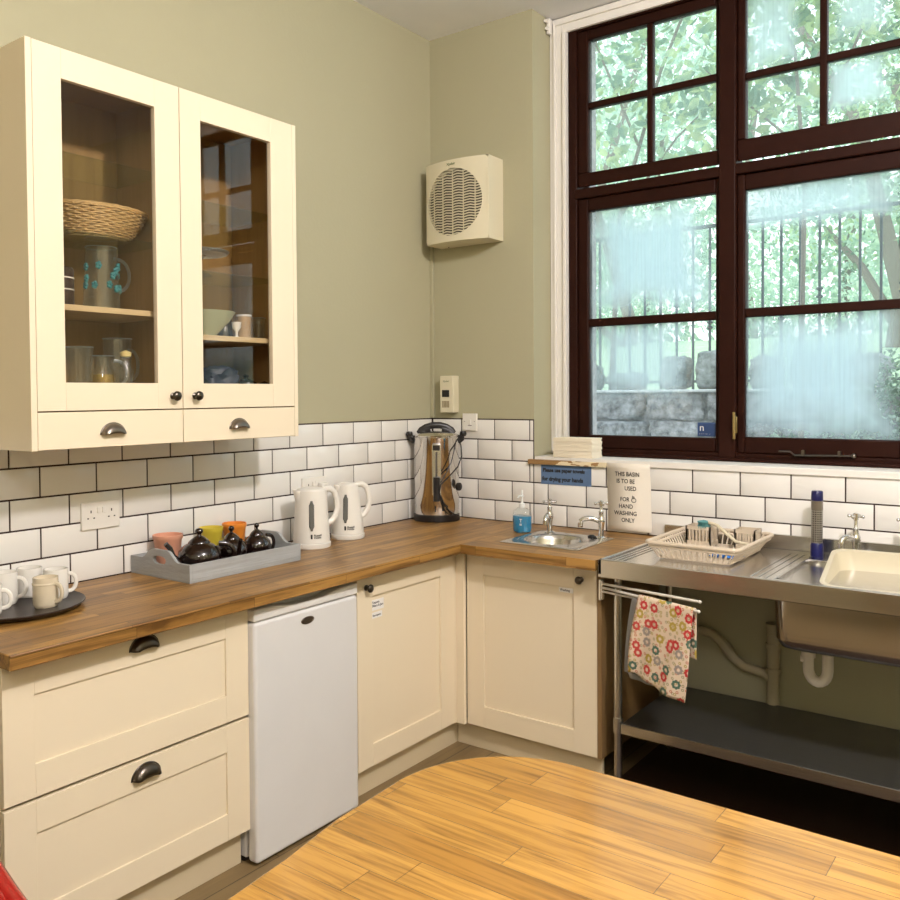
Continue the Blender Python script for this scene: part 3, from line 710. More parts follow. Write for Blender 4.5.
tag(MB().lathe([(1e-6,.005),(.032,.008),(.036,.03),(.034,.065),(1e-6,.065)], (.22,-2.020,z), 24).build('honey', M['gold']), 'golden contents filling the round glass jug', 'honey')
vessel('tall_glass_jug', 'tall straight glass jug at the right of the lowest shelf, left door', 'jug', (.17, -1.935, z), hollow(.040, .046, .185), M['clear'], (PI/2, .042, .05, .15, .038), hr=.0045)
gb = vessel('glass_bottle', 'small glass bottle with a yellow stopper standing before the tall jug', 'bottle', (.300, -1.990, z), [(1e-6,0),(.024,0),(.024,.075),(.012,.10),(.012,.118),(1e-6,.118)], M['clear'])
MB().lathe([(1e-6,.119),(.016,.122),(.018,.134),(1e-6,.142)], (.300,-1.990,z), 20).build('stopper', mat('yellow_stopper', (.8,.68,.3), .4), gb)
t = thing('glass_cake_stand', 'glass cake stand on the glass shelf behind the right cabinet door', 'cake stand', (.16, -1.60, 1.958))
MB().lathe([(1e-6,0),(.05,0),(.045,.008),(.014,.02),(.012,.055),(.03,.075),(1e-6,.078)], (.16,-1.60,1.958), 28).build('stem', M['clear'], t)
MB().lathe([(1e-6,.0785),(.105,.0785),(.112,.088),(.108,.090),(.10,.084),(1e-6,.083)], (.16,-1.60,1.958), 32).build('plate', M['glassrim'], t)
z = 1.736
vessel('green_bowl', 'pale green mixing bowl on the shelf behind the right cabinet door', 'bowl', (.18, -1.60, z), [(1e-6,0),(.04,0),(.045,.004),(.095,.055),(.118,.092),(.114,.092),(.09,.055),(.04,.008),(1e-6,.006)], M['greenbowl'])
pj = vessel('patterned_jar', 'tan patterned jar with a white lid on the shelf behind the right door', 'jar', (.19, -1.415, z), [(1e-6,0),(.026,0),(.027,.086),(1e-6,.086)], M['patjar'])
MB().lathe([(1e-6,.0865),(.029,.0865),(.029,.0935),(1e-6,.0945)], (.19,-1.415,z), 24).build('lid', M['mugwhite'], pj)
vessel('egg_cup', 'small white goblet between the green bowl and the patterned jar', 'goblet', (.23, -1.485, z), [(1e-6,0),(.016,0),(.005,.01),(.005,.024),(.016,.04),(.018,.06),(.015,.06),(1e-6,.03)], M['mugwhite'])
vessel('steel_pot', 'small grey metal pot behind the white goblet in the wall cabinet', 'pot', (.12, -1.455, z), hollow(.036, .03, .08), mat('pot_steel', (.2,.19,.18), .25, 1))
vessel('drinking_glass', 'drinking glass at the right end of the shelf beside the patterned jar', 'glass', (.20, -1.352, z), hollow(.022, .026, .085), M['clear'])
z = 1.531
t = thing('wrapped_bundle', 'dark blue plastic-wrapped bundle on the lowest shelf behind the right door', 'bundle', (.2, -1.56, z))
vs, fs = rock('', (.20, -1.560, z+.050), .07, .075, .050, None, 4.4, rough=.25, cuboid=.5); MB().add(vs, fs).build('bundle', M['bundle'], t)
t = thing('black_pot', 'small black pot with a knobbed lid on the lowest shelf, right door', 'pot', (.22, -1.435, z))
MB().lathe([(1e-6,0),(.035,0),(.048,.02),(.04,.045),(.02,.055),(.006,.06),(.012,.07),(1e-6,.075)], (.22,-1.435,z), 24).build('body', M['blackglaze'], t)
t = thing('black_dish', 'low black dish at the right end of the lowest cabinet shelf', 'dish', (.26, -1.380, z))
MB().lathe([(1e-6,0),(.025,0),(.032,.02),(.028,.038),(.012,.045),(1e-6,.05)], (.26,-1.380,z), 24).build('body', M['blackglaze'], t)

# ---- drawer unit
DF = .57
t = thing('drawer_unit', 'cream base unit with two wide deep drawers under the left worktop', 'drawer unit', (.3, -2.13, 0))
b = MB().box(.02, .548, -2.531, -2.513, .11, .859).box(.02, .548, -1.762, -1.744, .11, .859).box(.02, .548, -2.513, -1.762, .11, .128).box(.02, .03, -2.513, -1.762, .128, .859).box(.5, .548, -2.513, -1.762, .84, .859)
b.build('carcass', M['cream'], t, .001)
MB().box(.51, .528, -2.531, -1.744, .0, .109).build('plinth', M['creamdk'], t, .001)
for z0, z1, lab in [(.496, .857, 'Table Cloths'), (.121, .486, 'Trays')]:
    top = z1-.052
    mb = MB(); y0, y1 = -2.529, -1.739
    py0, py1, pz0, pz1 = -2.446, -1.829, z0+(.036 if z0 > .4 else .085), z1-(.050 if z0 > .4 else .085)
    if z0 > .4: pz0, pz1 = .582, .763
    else: pz0, pz1 = .205, .402
    mb.box(DF-.02, DF, y0, py0, z0, z1).box(DF-.02, DF, py1, y1, z0, z1).box(DF-.02, DF, py0, py1, z0, pz0).box(DF-.02, DF, py0, py1, pz1, z1).box(DF-.02, DF-.006, py0, py1, pz0, pz1)
    d = mb.build('drawer', M['cream'], t, .001)
    cup_handle('x', (DF, -2.122, z1-.001-.0 if False else (.804 if z0 > .4 else .433)), .092, d, M['pewter'])
    ly0, ly1, lz = (-1.905, -1.835, .735) if z0 > .4 else (-1.868, -1.833, .372)
    lb = MB().box(DF-.009, DF-.0075, ly0, ly1, lz-.011, lz+.014).build('name_label', M['label'], d)
    text('label_lettering', lab, .013, (DF-.0073, ly0+.004, lz-.003), 'x', M['ink'], lb, bold=.0002)

# ---- fridge
t = thing('undercounter_fridge', 'white undercounter fridge between the drawers and the corner cupboard', 'fridge', (.3, -1.5, 0))
MB().box(.03, .545, -1.735, -1.250, .015, .845).build('body', M['fridge'], t, .006)
MB().box(.553, .600, -1.738, -1.247, .010, .795).build('door', M['fridge'], t, .012, seg=4)
# top strip with scooped grip
n = 14; pts = []
b = MB()
for i in range(n):
    s0, s1 = i/n, (i+1)/n
    f = lambda s: .806 + .018*min(1, abs(s-.5)*2)**3
    b.box(.553, .590+.008*(abs(s0-.5)*2)**4, -1.738+s0*.491, -1.738+s1*.491, .797, f((s0+s1)/2)+.012)
b = MB().prism([(-1.738,.798),(-1.247,.798),(-1.247,.838),(-1.33,.836),(-1.42,.822),(-1.56,.822),(-1.65,.836),(-1.738,.838)], .553, .600, 'x')
b.box(.553, .575, -1.738, -1.247, .838, .852)
b.build('grip_strip', M['fridgetrim'], t, .006, seg=3)
MB().lathe([(1e-6,.6005),(.030,.6005),(.031,.602),(.028,.6035),(1e-6,.6035)], (0,-1.503,.757), 32, 'x', sx=1.0, sy=.42).build('oval_badge', M['pewtl'], t)
b = MB()
for y in (-1.72, -1.265):
    for x in (.08, .52): b.lathe([(.014,0),(.014,.016)], (x, y, 0), 12)
b.build('feet', M['blackpl'], t)

# ---- corner base cabinets
t = thing('corner_base_cabinet', 'cream cupboard with labelled door between the fridge and the corner', 'cabinet', (.3, -.9, 0))
b = MB().box(.02, .548, -1.236, -1.218, .11, .859).box(.02, .03, -1.218, -.60, .11, .859).box(.03, .548, -1.218, -.60, .11, .128).box(.5, .548, -1.218, -.58, .84, .859)
b.build('carcass', M['cream'], t, .001)
MB().box(.549, .570, -.6015, -.573, .112, .857).box(.570, .6105, -.592, -.573, .112, .857).build('corner_post', M['cream'], t, .001)
MB().box(.51, .528, -1.236, -.512, 0, .109).build('plinth', M['creamdk'], t, .001)
def cupdoor(t, face, f, u0, u1, z0, z1, pu0, pu1, pz0, pz1):
    mb = MB()
    if face == 'x':
        B = lambda a, c, e, g, d=0: mb.box(f-.02, f-d, a, c, e, g)
    else:
        B = lambda a, c, e, g, d=0: mb.box(a, c, f+d, f+.02, e, g)
    B(u0, pu0, z0, z1); B(pu1, u1, z0, z1); B(pu0, pu1, z0, pz0); B(pu0, pu1, pz1, z1); B(pu0, pu1, pz0, pz1, .009)
    return mb.build('door', M['cream'], t, .001)
d = cupdoor(t, 'x', DF, -1.218, -.603, .115, .857, -1.134, -.700, .198, .764)
knob('x', (DF, -1.168, .802), d)
lb = MB().box(DF-.009, DF-.0075, -1.130, -1.058, .704, .744).build('name_label', M['label'], d)
text('label_lettering', 'Teapots\nFilters & Jars', .0125, (DF-.0073, -1.125, .730), 'x', M['ink'], lb, bold=.0002)
lb = MB().box(DF-.009, DF-.0075, -1.127, -1.068, .674, .696).build('name_label', M['label'], d)
text('label_lettering', 'Saucepans', .0115, (DF-.0073, -1.123, .681), 'x', M['ink'], lb, bold=.0002)
t = thing('sink_base_cabinet', 'cream cupboard below the small hand basin on the window wall', 'cabinet', (.9, -.3, 0))
MB().box(1.225, 1.243, -.569, -.009, .11, .859).build('end_panel', M['shadedend'], t, .001)
b = MB().box(.60, 1.225, -.548, -.03, .11, .128).box(.60, 1.225, -.04, -.03, .128, .859).box(.60, 1.225, -.548, -.50, .845, .859)
b.build('carcass', M['creamdk'], t, .001)
MB().box(.53, 1.225, -.528, -.510, 0, .109).build('plinth', M['creamdk'], t, .001)
d = cupdoor(t, 'y', -.57, .612, 1.224, .112, .857, .698, 1.124, .200, .762)
knob('y', (1.158, -.57, .800), d)
lb = MB().box(1.055, 1.118, -.5625, -.561, .738, .757).build('name_label', M['label'], d)
text('label_lettering', 'Washing', .0125, (1.060, -.5627, .743), 'y', M['ink'], lb, bold=.0002)

# ---- worktop (hole left for the basin)
C1, C2, CG = (.42,.225,.060), (.25,.125,.030), (.075,.030,.007)
M['wtL'] = wood('stained_worktop_y', C1, C2, CG, 'y', .042, .42, .34, .85, coat=0, spec=.3, ramp=(.45,.66))
M['wtB'] = wood('stained_worktop_x', C1, C2, CG, 'x', .042, .42, .34, .85, coat=0, spec=.3, ramp=(.45,.66))
t = thing('worktop', 'L-shaped stained wooden block worktop running round the corner', 'worktop', (.3, -1.2, .86))
WZ0, WZ1 = .8605, .900
MB().box(.0085, .645, -2.545, -.0085, WZ0, WZ1).build('worktop_panel', M['wtL'], t, .003)
HX0, HX1, HY0, HY1 = .79, 1.06, -.49, -.235
b = MB().box(.6455, HX0, -.660, -.0085, WZ0, WZ1).box(HX1, 1.262, -.660, -.0085, WZ0, WZ1).box(HX0, HX1, -.660, HY0, WZ0, WZ1).box(HX0, HX1, HY1, -.0085, WZ0, WZ1)
b.build('worktop_panel', M['wtB'], t)

# ---- hand basin
t = thing('hand_basin', 'small square stainless hand basin set into the corner worktop', 'basin', (.93, -.37, .90))
def rrect(cx, cy, hx, hy, r, n=6):
    P = []
    for k, (sx, sy) in enumerate([(1,1),(-1,1),(-1,-1),(1,-1)]):
        for i in range(n+1):
            a = PI/2*k + PI/2*i/n
            P.append((cx+sx*(hx-r)+r*math.cos(a), cy+sy*(hy-r)+r*math.sin(a)))
    return P
def loft(mb, loops, capend=True, capstart=False):
    n = len(loops[0]); vs = [p for l in loops for p in l]
    fs = []
    for i in range(len(loops)-1):
        for k in range(n): fs.append((i*n+k, i*n+(k+1) % n, (i+1)*n+(k+1) % n, (i+1)*n+k))
    if capend: fs.append(tuple((len(loops)-1)*n+k for k in range(n)))
    if capstart: fs.append(tuple(range(n-1, -1, -1)))
    return mb.add(vs, fs)
bx, by = .935, -.365
lp = [[(x, y, .9005) for x, y in rrect(bx, by+.01, .185, .180, .02)], [(x, y, .9035) for x, y in rrect(bx, by+.01, .185, .180, .02)], [(x, y, .906) for x, y in rrect(bx, by+.01, .178, .173, .02)]]
lp += [[(x, y, z) for x, y in rrect(bx-.01, by, hx, hx*.94, hx*.9)] for hx, z in [(.131,.906),(.127,.903),(.121,.885),(.112,.83),(.09,.79),(.03,.785)]]
o = loft(MB(), lp).build('bowl', M['steel'], t, smooth=50)
def bib_tap(name, c, ang, parent, h=.15, reach=.085, horn=True):
    """pillar tap: body, curved spout towards ang, crosshead on top"""
    dx, dy = math.cos(ang), math.sin(ang); x, y, z = c
    b = MB().lathe([(1e-6,0),(.024,0),(.024,.004),(.013,.010),(.011,.035),(.013,.060),(.017,.070),(.017,.082),(.012,.090),(.010,.110),(.012,.113),(.007,.118),(.007,h-.02),(1e-6,h-.018)], c, 20)
    P = [(x, y, z+.068)]
    for i in range(1, 9):
        s = i/8
        P.append((x+dx*reach*s, y+dy*reach*s, z+.068+.022*math.sin(s*PI*.75)-.008*s))
    P.append((x+dx*(reach+.004), y+dy*(reach+.004), z+.055))
    b.tube(P, [.012]+[.0105]*8+[.0095], 12)
    b.cyl((x+dx*(reach+.003), y+dy*(reach+.003), z+.066), (x+dx*(reach+.004), y+dy*(reach+.004), z+.046), .0115, 14)
    o = b.build(name, M['chrome'], parent, smooth=55)
    b = MB()
    for a in (ang+.3, ang+.3+PI/2):
        ex, ey = math.cos(a)*.026, math.sin(a)*.026
        b.cyl((x-ex, y-ey, z+h-.006), (x+ex, y+ey, z+h-.006), .0045, 10).ball((x-ex, y-ey, z+h-.006), .0065, 10, 8).ball((x+ex, y+ey, z+h-.006), .0065, 10, 8)
    b.lathe([(.010,h-.018),(.010,h+.004),(1e-6,h+.008)], c, 16)
    b.build('tap_head', M['chrome'], o)
    return o
bib_tap('tap', (.822, -.222, .906), -1.3, t, .145, .075)
bib_tap('tap', (1.075, -.225, .906), -2.65, t, .155, .085)
MB().lathe([(1e-6,0),(.018,0),(.018,.006),(.010,.012),(1e-6,.013)], (1.035,-.235,.9065), 18).build('plug', M['blackpl'], t)

# ---- soap bottle
t = thing('soap_bottle', 'clear pump bottle of bright blue liquid soap beside the hand basin', 'soap bottle', (.697, -.252, .90))
c = (.697, -.252, .9062)
c = (.697, -.252, .9005)
liq = mat('blue_soap', (.01,.30,.58), .12, coat=.5); liq.node_tree.nodes['Principled BSDF'].inputs['Transmission Weight'].default_value = .35
MB().lathe([(1e-6,.001),(.034,.001),(.042,.006),(.045,.02),(.045,.070),(.044,.076),(1e-6,.076)], c, 28, sy=.7).build('liquid', liq, t)
M['bottleclear'] = thin_glass('clear_plastic', (.95,.97,.97), 1.5, .04)
MB().lathe([(1e-6,0),(.035,0),(.044,.005),(.047,.02),(.047,.080),(.041,.098),(.024,.111),(.012,.114)], c, 28, sy=.72).build('bottle', M['bottleclear'], t)
b = MB().lathe([(.013,.112),(.013,.130),(.008,.134),(.005,.136),(.005,.160),(.010,.162),(.010,.168),(1e-6,.170)], c, 16)
b.tube([(c[0],c[1],c[2]+.165),(c[0]+.0,c[1]-.03,c[2]+.166),(c[0],c[1]-.036,c[2]+.158)], .004, 8)
b.cyl((c[0],c[1],c[2]+.165),(c[0],c[1],c[2]+.190),.0045,10)
b.build('pump', mat('pump_clear_white', (.72,.74,.72), .3), t)
text('label_lettering', 'T\n=', .022, (c[0]+.006, c[1]-.0335, c[2]+.050), 'y', M['label'], t, bold=.0006, space=.8)

# ---- notices and paper towels
def sheet_y(zz):
    q = (1.213-zz)/.300; return -.0190 + (.0085*min(1,q*4)) - (.008*max(0, q-.94)/.06)
t = thing('paper_notice', 'white paper notice reserving the basin for hand washing, taped to the tiles', 'notice', (1.1, -.012, .92))
b = MB(); n = 12; vs = []
for i in range(n+1):
    s = i/n
    for x, zz in ((1.000+.004*s, 0), (1.205+.008*s, 0)):
        vs.append((x, sheet_y(1.213-.300*s), 1.213-.300*s))
b.add(vs, [(2*i, 2*i+1, 2*i+3, 2*i+2) for i in range(n)])
o = b.build('sheet', M['paper'], t); so = o.modifiers.new('s', 'SOLIDIFY'); so.thickness = .0008; so.offset = 0
serif = M['ink']
for s, x, zz in [('THIS BASIN', 1.098, 1.156), ('IS TO BE', 1.089, 1.124), ('USED', 1.112, 1.092), ('FOR', 1.085, 1.043), ('HAND', 1.090, 1.012), ('WASHING', 1.088, .981), ('ONLY', 1.100, .950)]:
    text('notice_lettering', s, .0265, (x, sheet_y(zz+.018)-.0012, zz), 'y', M['ink'], t, 'CENTER', bold=.0003, sx=.88)
b = MB().lathe([(.010,0),(.013,.004),(.008,.012),(.010,0)], (1.128,-.0115,1.048), 4)
hb = MB().tube([(1.118,-.0118,1.046),(1.122,-.0118,1.041),(1.134,-.0118,1.041),(1.139,-.0118,1.048),(1.137,-.0118,1.056)], .0013, 6).tube([(1.118,-.0118,1.046),(1.118,-.0118,1.054),(1.126,-.0118,1.058),(1.137,-.0118,1.056)], .0013, 6)
for k in range(3): hb.tube([(1.121+.005*k,-.0118,1.056),(1.122+.004*k,-.0118,1.070-.002*k)], .0011, 6)
hb.build('hand_drawing', M['ink'], t)
t = thing('blue_notice_card', 'blue card with handwriting about paper towels fixed under the sill end', 'notice', (.79, -.012, 1.1))
MB().box(.655, .919, -.0086, -.0071, 1.097, 1.188).build('card', M['bluecard'], t)
text('handwriting', 'Please use paper towels', .0245, (.665, -.0090, 1.156), 'y', M['ink'], t, bold=.0011, sx=.93)
text('handwriting', 'for drying your hands', .0265, (.662, -.0090, 1.114), 'y', M['ink'], t, bold=.0011, sx=.93)
for k, (z0, z1, lb) in enumerate([(1.2265, 1.256, 'bottom packet of folded paper towels stacked on the sill'), (1.2568, 1.290, 'middle packet of folded paper towels in the stack on the sill'), (1.2908, 1.318, 'top packet of folded paper towels in the stack on the sill')]):
    b = MB()
    nl = 5; h = (z1-z0)/nl; rr = random.Random(k)
    for j in range(nl):
        e = rr.uniform(-.0015, .0015)
        b.box(.718+e, .920+e, -.004+e, .098+e, z0+j*h, z0+(j+1)*h-.0002)
    tag(b.build('paper_towel_packet', M['towelpaper'], bevel=.0008), lb, 'paper towels', 'paper towels stacked on the sill')

# ---- steel sink unit
SX0, SX1, SYF, SYB = 1.275, 3.05, -.662, -.013
t = thing('steel_sink_unit', 'stainless steel catering sink with drainer and undershelf beneath the window', 'sink', (2.1, -.35, 0))
BX0, BX1, BY0, BY1 = 1.900, 2.62, -.600, -.185
b = MB(); ZT = .900
# top with a bowl opening, raised marine rim
b.box(SX0, BX0, SYF+.02, SYB, ZT-.012, ZT).box(BX1, SX1, SYF+.02, SYB, ZT-.012, ZT).box(BX0, BX1, SYF+.02, BY0, ZT-.012, ZT).box(BX0, BX1, BY1, SYB, ZT-.012, ZT)
b.box(SX0, SX1, SYF, SYF+.020, ZT-.060, ZT+.007).box(SX0, SX0+.016, SYF, SYB, ZT-.05, ZT+.007).box(SX1-.016, SX1, SYF, SYB, ZT-.05, ZT+.007)
b.build('top', M['steel'], t, .003)
MB().box(SX0, SX1, -.0240, -.0085, ZT, .957).build('upstand', M['steel'], t, .002)
# pressed drainer ribs
for k in range(3): MB().box(SX0+.03+.02*k, SX0+.038+.02*k, SYF+.05, SYB-.06, ZT, ZT+.0025).build('drainer_rib', M['steel'], t, .001)
for k in range(3): MB().box(BX0-.085+.025*k, BX0-.078+.025*k, SYF+.05, SYB-.09, ZT, ZT+.0022).build('drainer_rib', M['steel'], t, .001)
cx, cy = (BX0+BX1)/2, (BY0+BY1)/2; hx, hy = (BX1-BX0)/2, (BY1-BY0)/2
lp = [[(x, y, z) for x, y in rrect(cx, cy, hx+e, hy+e, .05)] for z, e in [(ZT, .006), (ZT-.004, 0), (.70, -.012), (.675, -.03), (.668, -.10)]]
loft(MB(), lp).build('bowl', M['steel'], t, smooth=50)
lp = [[(x, y, z) for x, y in rrect(cx, cy-.002, hx+.012+e, hy+.018+e, .055)] for z, e in [(ZT-.013, 0), (.70, -.004), (.672, -.016), (.662, -.04)]]
loft(MB(), lp, capstart=True).build('bowl_apron', M['steel'], t, smooth=50)
for x in (1.312, 2.99):
    for y in (-.568, -.06):
        MB().cyl((x, y, .012), (x, y, ZT-.0125), .0155, 18).lathe([(.0155,0),(.019,.002),(.019,.012),(.0155,.014)], (x, y, 0), 16).build('leg', M['steel'], t)
        MB().cyl((x, y, .235), (x, y, .292), .0195, 18).build('shelf_collar', M['steel'], t)
MB().box(1.333, 2.97, -.585, -.045, .268, .276).box(1.333, 2.97, -.588, -.575, .238, .277).box(1.333, 2.97, -.055, -.045, .238, .277).build('undershelf', M['galv'], t, .0015)
MB().box(1.333, 2.97, -.5905, -.588, .240, .276).build('shelf_edge', M['steel'], t)
MB().box(1.333, 1.88, -.10, -.075, .82, .845).build('rear_brace', M['galv'], t)
b = MB().cyl((2.005, -.33, .672), (2.005, -.33, .535), .019, 18)
P = [(2.005, -.33, .56)] + [(1.9725+.0325*math.cos(a), -.33, .535+.045*math.sin(a)) for a in [-PI*k/10 for k in range(0, 11)]] + [(1.94, -.33, .59)]
b.tube(P, .019, 16).cyl((1.94, -.33, .575), (1.94, -.33, .600), .024, 18).cyl((1.94, -.33, .568), (1.915, -.33, .568), .014, 14)
b.tube([(1.94,-.33,.60),(1.94,-.33,.63),(1.94,-.28,.645),(1.94,-.06,.64)], .017, 14)
b.build('waste_trap', M['trap'], t, smooth=50)
bib_tap('tap', (2.052, -.110, .905), -2.1, t, .165, .07)
bib_tap('tap', (2.215, -.110, .905), -1.2, t, .165, .07)

# wall pipework
t = thing('wall_waste_pipe', 'painted waste pipe running down the wall under the steel sink', 'pipe', (1.7, -.05, .2))
MB().tube([(1.735,-.035,.60),(1.735,-.035,.585)], .030, 18).tube([(1.735,-.035,.585),(1.735,-.035,.30),(1.735,-.035,.14)], .024, 18).lathe([(.029,0),(.029,.02)], (1.735,-.035,.50), 18).lathe([(.029,0),(.029,.02)], (1.735,-.035,.40), 18).build('stack_pipe', M['pipe'], t)
MB().tube([(1.30,-.035,.540),(1.42,-.035,.525),(1.485,-.035,.520),(1.53,-.035,.49),(1.58,-.035,.43),(1.62,-.035,.405),(1.70,-.035,.392),(1.722,-.035,.375)], .019, 14).cyl((1.535,-.035,.485),(1.56,-.035,.455),.023,14).build('branch_pipe', M['pipe'], t)

# washing-up bowl, tilted in the sink
t = thing('washing_up_bowl', 'cream plastic washing-up bowl tilted inside the steel sink', 'washing-up bowl', (2.26, -.39, .80))
W2, D2, H2 = .27, .185, .135
lp = []
for z, e in [(0, -.035), (.012, -.022), (H2-.008, 0), (H2-.004, .014), (H2, .016), (H2+.002, .010), (H2-.002, .001), (.014, -.028), (.004, -.045)]:
    lp.append([(x, y, z) for x, y in rrect(0, 0, W2+e, D2+e, .05)])
mb = loft(MB(), lp, True, True)
mb.rot(Matrix.Translation((2.300, -.375, .795)) @ Matrix.Rotation(.10, 4, 'Z') @ Matrix.Rotation(.15, 4, 'X'))
mb.build('tub', M['tub'], t, smooth=50)

# blue-capped perforated cylinder
t = thing('perforated_canister', 'tall perforated metal cylinder with navy blue cap and base behind the sink', 'canister', (1.915, -.105, .90))
c = (1.915, -.105, .9003)
MB().lathe([(1e-6,0),(.023,0),(.023,.045),(.020,.052),(1e-6,.052)], c, 24).build('base_cap', M['navy'], t)
perf = mat('perforated_steel', (.42,.40,.37), .3, .9, vary=False)
nt = perf.node_tree; N = nt.nodes; L = nt.links
tc = [n for n in N if n.type == 'TEX_COORD'][0]; sp = N.new('ShaderNodeSeparateXYZ'); L.new(tc.outputs['Object'], sp.inputs[0])
def mth(op, a, b_=None):
    n = N.new('ShaderNodeMath'); n.operation = op
    for i, q in enumerate((a, b_)):
        if q is None: continue
        if isinstance(q, (int, float)): n.inputs[i].default_value = q
        else: L.new(q, n.inputs[i])
    return n.outputs[0]
ang = mth('MULTIPLY', mth('ARCTAN2', sp.outputs[1], sp.outputs[0]), 16)
hz_ = mth('MULTIPLY', sp.outputs[2], 2*PI/.0085)
g = mth('GREATER_THAN', mth('ADD', mth('COSINE', ang), mth('COSINE', hz_)), .75)
mx = N.new('ShaderNodeMix'); mx.data_type = 'RGBA'; L.new(g, mx.inputs[0]); mx.inputs[6].default_value = (.42,.40,.37,1); mx.inputs[7].default_value = (.02,.018,.015,1)
L.new(mx.outputs[2], N['Principled BSDF'].inputs['Base Color'])
MB().lathe([(.0205,.052),(.0205,.180),(1e-6,.180)], c, 32).build('perforated_tube', perf, t)
MB().lathe([(.0212,.178),(.0212,.212),(1e-6,.212)], c, 32).build('collar', mat('steel_collar', (.30,.27,.23), .3, .9), t)
MB().lathe([(.021,.2125),(.0215,.214),(.0205,.247),(.018,.250),(1e-6,.250)], c, 24).build('cap', M['navy'], t)

# ---- dish rack
RZ = .9035
t = thing('dish_rack', 'beige plastic dish drainer rack on the steel drainer', 'dish rack', (1.59, -.34, RZ))
rx0, rx1, ry0, ry1, rh = 1.403, 1.750, -.525, -.085, .062
def corner(s, kx, ky):  # interpolate base->rim
    ins = .040*(1-s)
    return (rx0+ins if kx == 0 else rx1-ins, ry0+ins if ky == 0 else ry1-ins)
b = MB()
rim = [(x, y, RZ+rh) for x, y in rrect((rx0+rx1)/2, (ry0+ry1)/2, (rx1-rx0)/2, (ry1-ry0)/2, .025)]
b.tube(rim, .0075, 8, closed=True)
b.tube([(x, y, RZ+.006) for x, y in rrect((rx0+rx1)/2, (ry0+ry1)/2, (rx1-rx0)/2-.04, (ry1-ry0)/2-.033, .02)], .005, 8, closed=True)
if 0: b.tube([(x, y, RZ+.020) for x, y in rrect((rx0+rx1)/2, (ry0+ry1)/2, (rx1-rx0)/2-.028, (ry1-ry0)/2-.024, .02)], .0045, 8, closed=True)
b.tube([(x, y, RZ+.048) for x, y in rrect((rx0+rx1)/2, (ry0+ry1)/2, (rx1-rx0)/2-.007, (ry1-ry0)/2-.007, .025)], .006, 8, closed=True)
b.build('frame', M['rackpl'], t)
b = MB()
nx, ny = 14, 17
for i in range(nx+1):
    s = i/nx
    xb, xt = rx0+.045+(rx1-rx0-.09)*s, rx0+.012+(rx1-rx0-.024)*s
    for yb, yt in ((ry0+.03, ry0+.002), (ry1-.04, ry1-.002)):
        b.tube([(xb, yb, RZ+.005), (xt, yt, RZ+rh)], .0028, 6)
for i in range(ny+1):
    s = i/ny
    yb, yt = ry0+.035+(ry1-ry0-.09)*s, ry0+.012+(ry1-ry0-.024)*s
    for xb, xt in ((rx0+.04, rx0+.002), (rx1-.04, rx1-.002)):
        b.tube([(xb, yb, RZ+.005), (xt, yt, RZ+rh)], .0028, 6)
b.build('side_slats', M['rackpl'], t)
b = MB()
for i in range(16):
    y = ry0+.06+i*.0215; b.tube([(rx0+.04, y, RZ+.005), (rx1-.04, y, RZ+.005)], .0028, 6)
for i in range(13):
    x = rx0+.055+i*.0185
    b.tube([(x, ry0+.085, RZ+.005), (x, ry0+.09, RZ+.045)], .0032, 6).tube([(x, ry0+.165, RZ+.005), (x, ry0+.17, RZ+.045)], .0032, 6)
b.build('plate_prongs', M['rackpl'], t)
for (a, c_, e, f, lb) in [(1.450, 1.545, -.225, -.138, 1), (1.640, 1.715, -.215, -.138, 2)]:
    b = MB(); H = .078
    z0 = RZ+.012
    for (p, q) in [((a,e),(c_,e)), ((c_,e),(c_,f)), ((c_,f),(a,f)), ((a,f),(a,e))]:
        n = 7
        for i in range(n+1):
            s = i/n; x, y = p[0]+(q[0]-p[0])*s, p[1]+(q[1]-p[1])*s
            b.box(x-.0028, x+.0028, y-.0028, y+.0028, z0, z0+H)
        lo_, hi_ = (min(p[0],q[0])-.003, max(p[0],q[0])+.003), (min(p[1],q[1])-.003, max(p[1],q[1])+.003)
        b.box(lo_[0], lo_[1], hi_[0], hi_[1], z0, z0+.02); b.box(lo_[0], lo_[1], hi_[0], hi_[1], z0+H-.014, z0+H)
    b.box(a, c_, e, f, z0, z0+.003)
    b.build('cutlery_holder', M['rackpl'], t)
t = thing('washing_up_brush', 'cream-handled washing-up brush with teal bristles lying in the dish rack', 'brush', (1.6, -.24, .98))
MB().tube([(1.535,-.215,1.012),(1.575,-.225,1.004),(1.62,-.245,.975),(1.66,-.262,.952),(1.71,-.268,.948)], .0062, 10).build('handle', mat('brush_handle', (.66,.58,.42), .35), t)
b = MB(); rb = random.Random(2)
for k in range(150):
    a = rb.uniform(0, 2*PI); r = rb.uniform(0, .022); x, y = 1.515+r*math.cos(a), -.213+r*math.sin(a)
    b.tube([(x, y, 1.012-.004), (x+rb.uniform(-.008,.008)+.2*(x-1.515), y+rb.uniform(-.008,.008), .992-rb.uniform(0,.006))], .0012, 4)
b.lathe([(1e-6,.0),(.022,.002),(.024,.008),(1e-6,.014)], (1.515,-.213,1.006), 18)
b.build('bristle_head', M['teal'], t)
t = tag(MB().add(*rock('', (1.66, -.38, RZ+.020), .050, .040, .010, None, 9.1, rough=.35, cuboid=.6)).build('blue_cloth', M['bluecloth'], smooth=80), 'bright blue dishcloth folded in the dish rack', 'cloth')

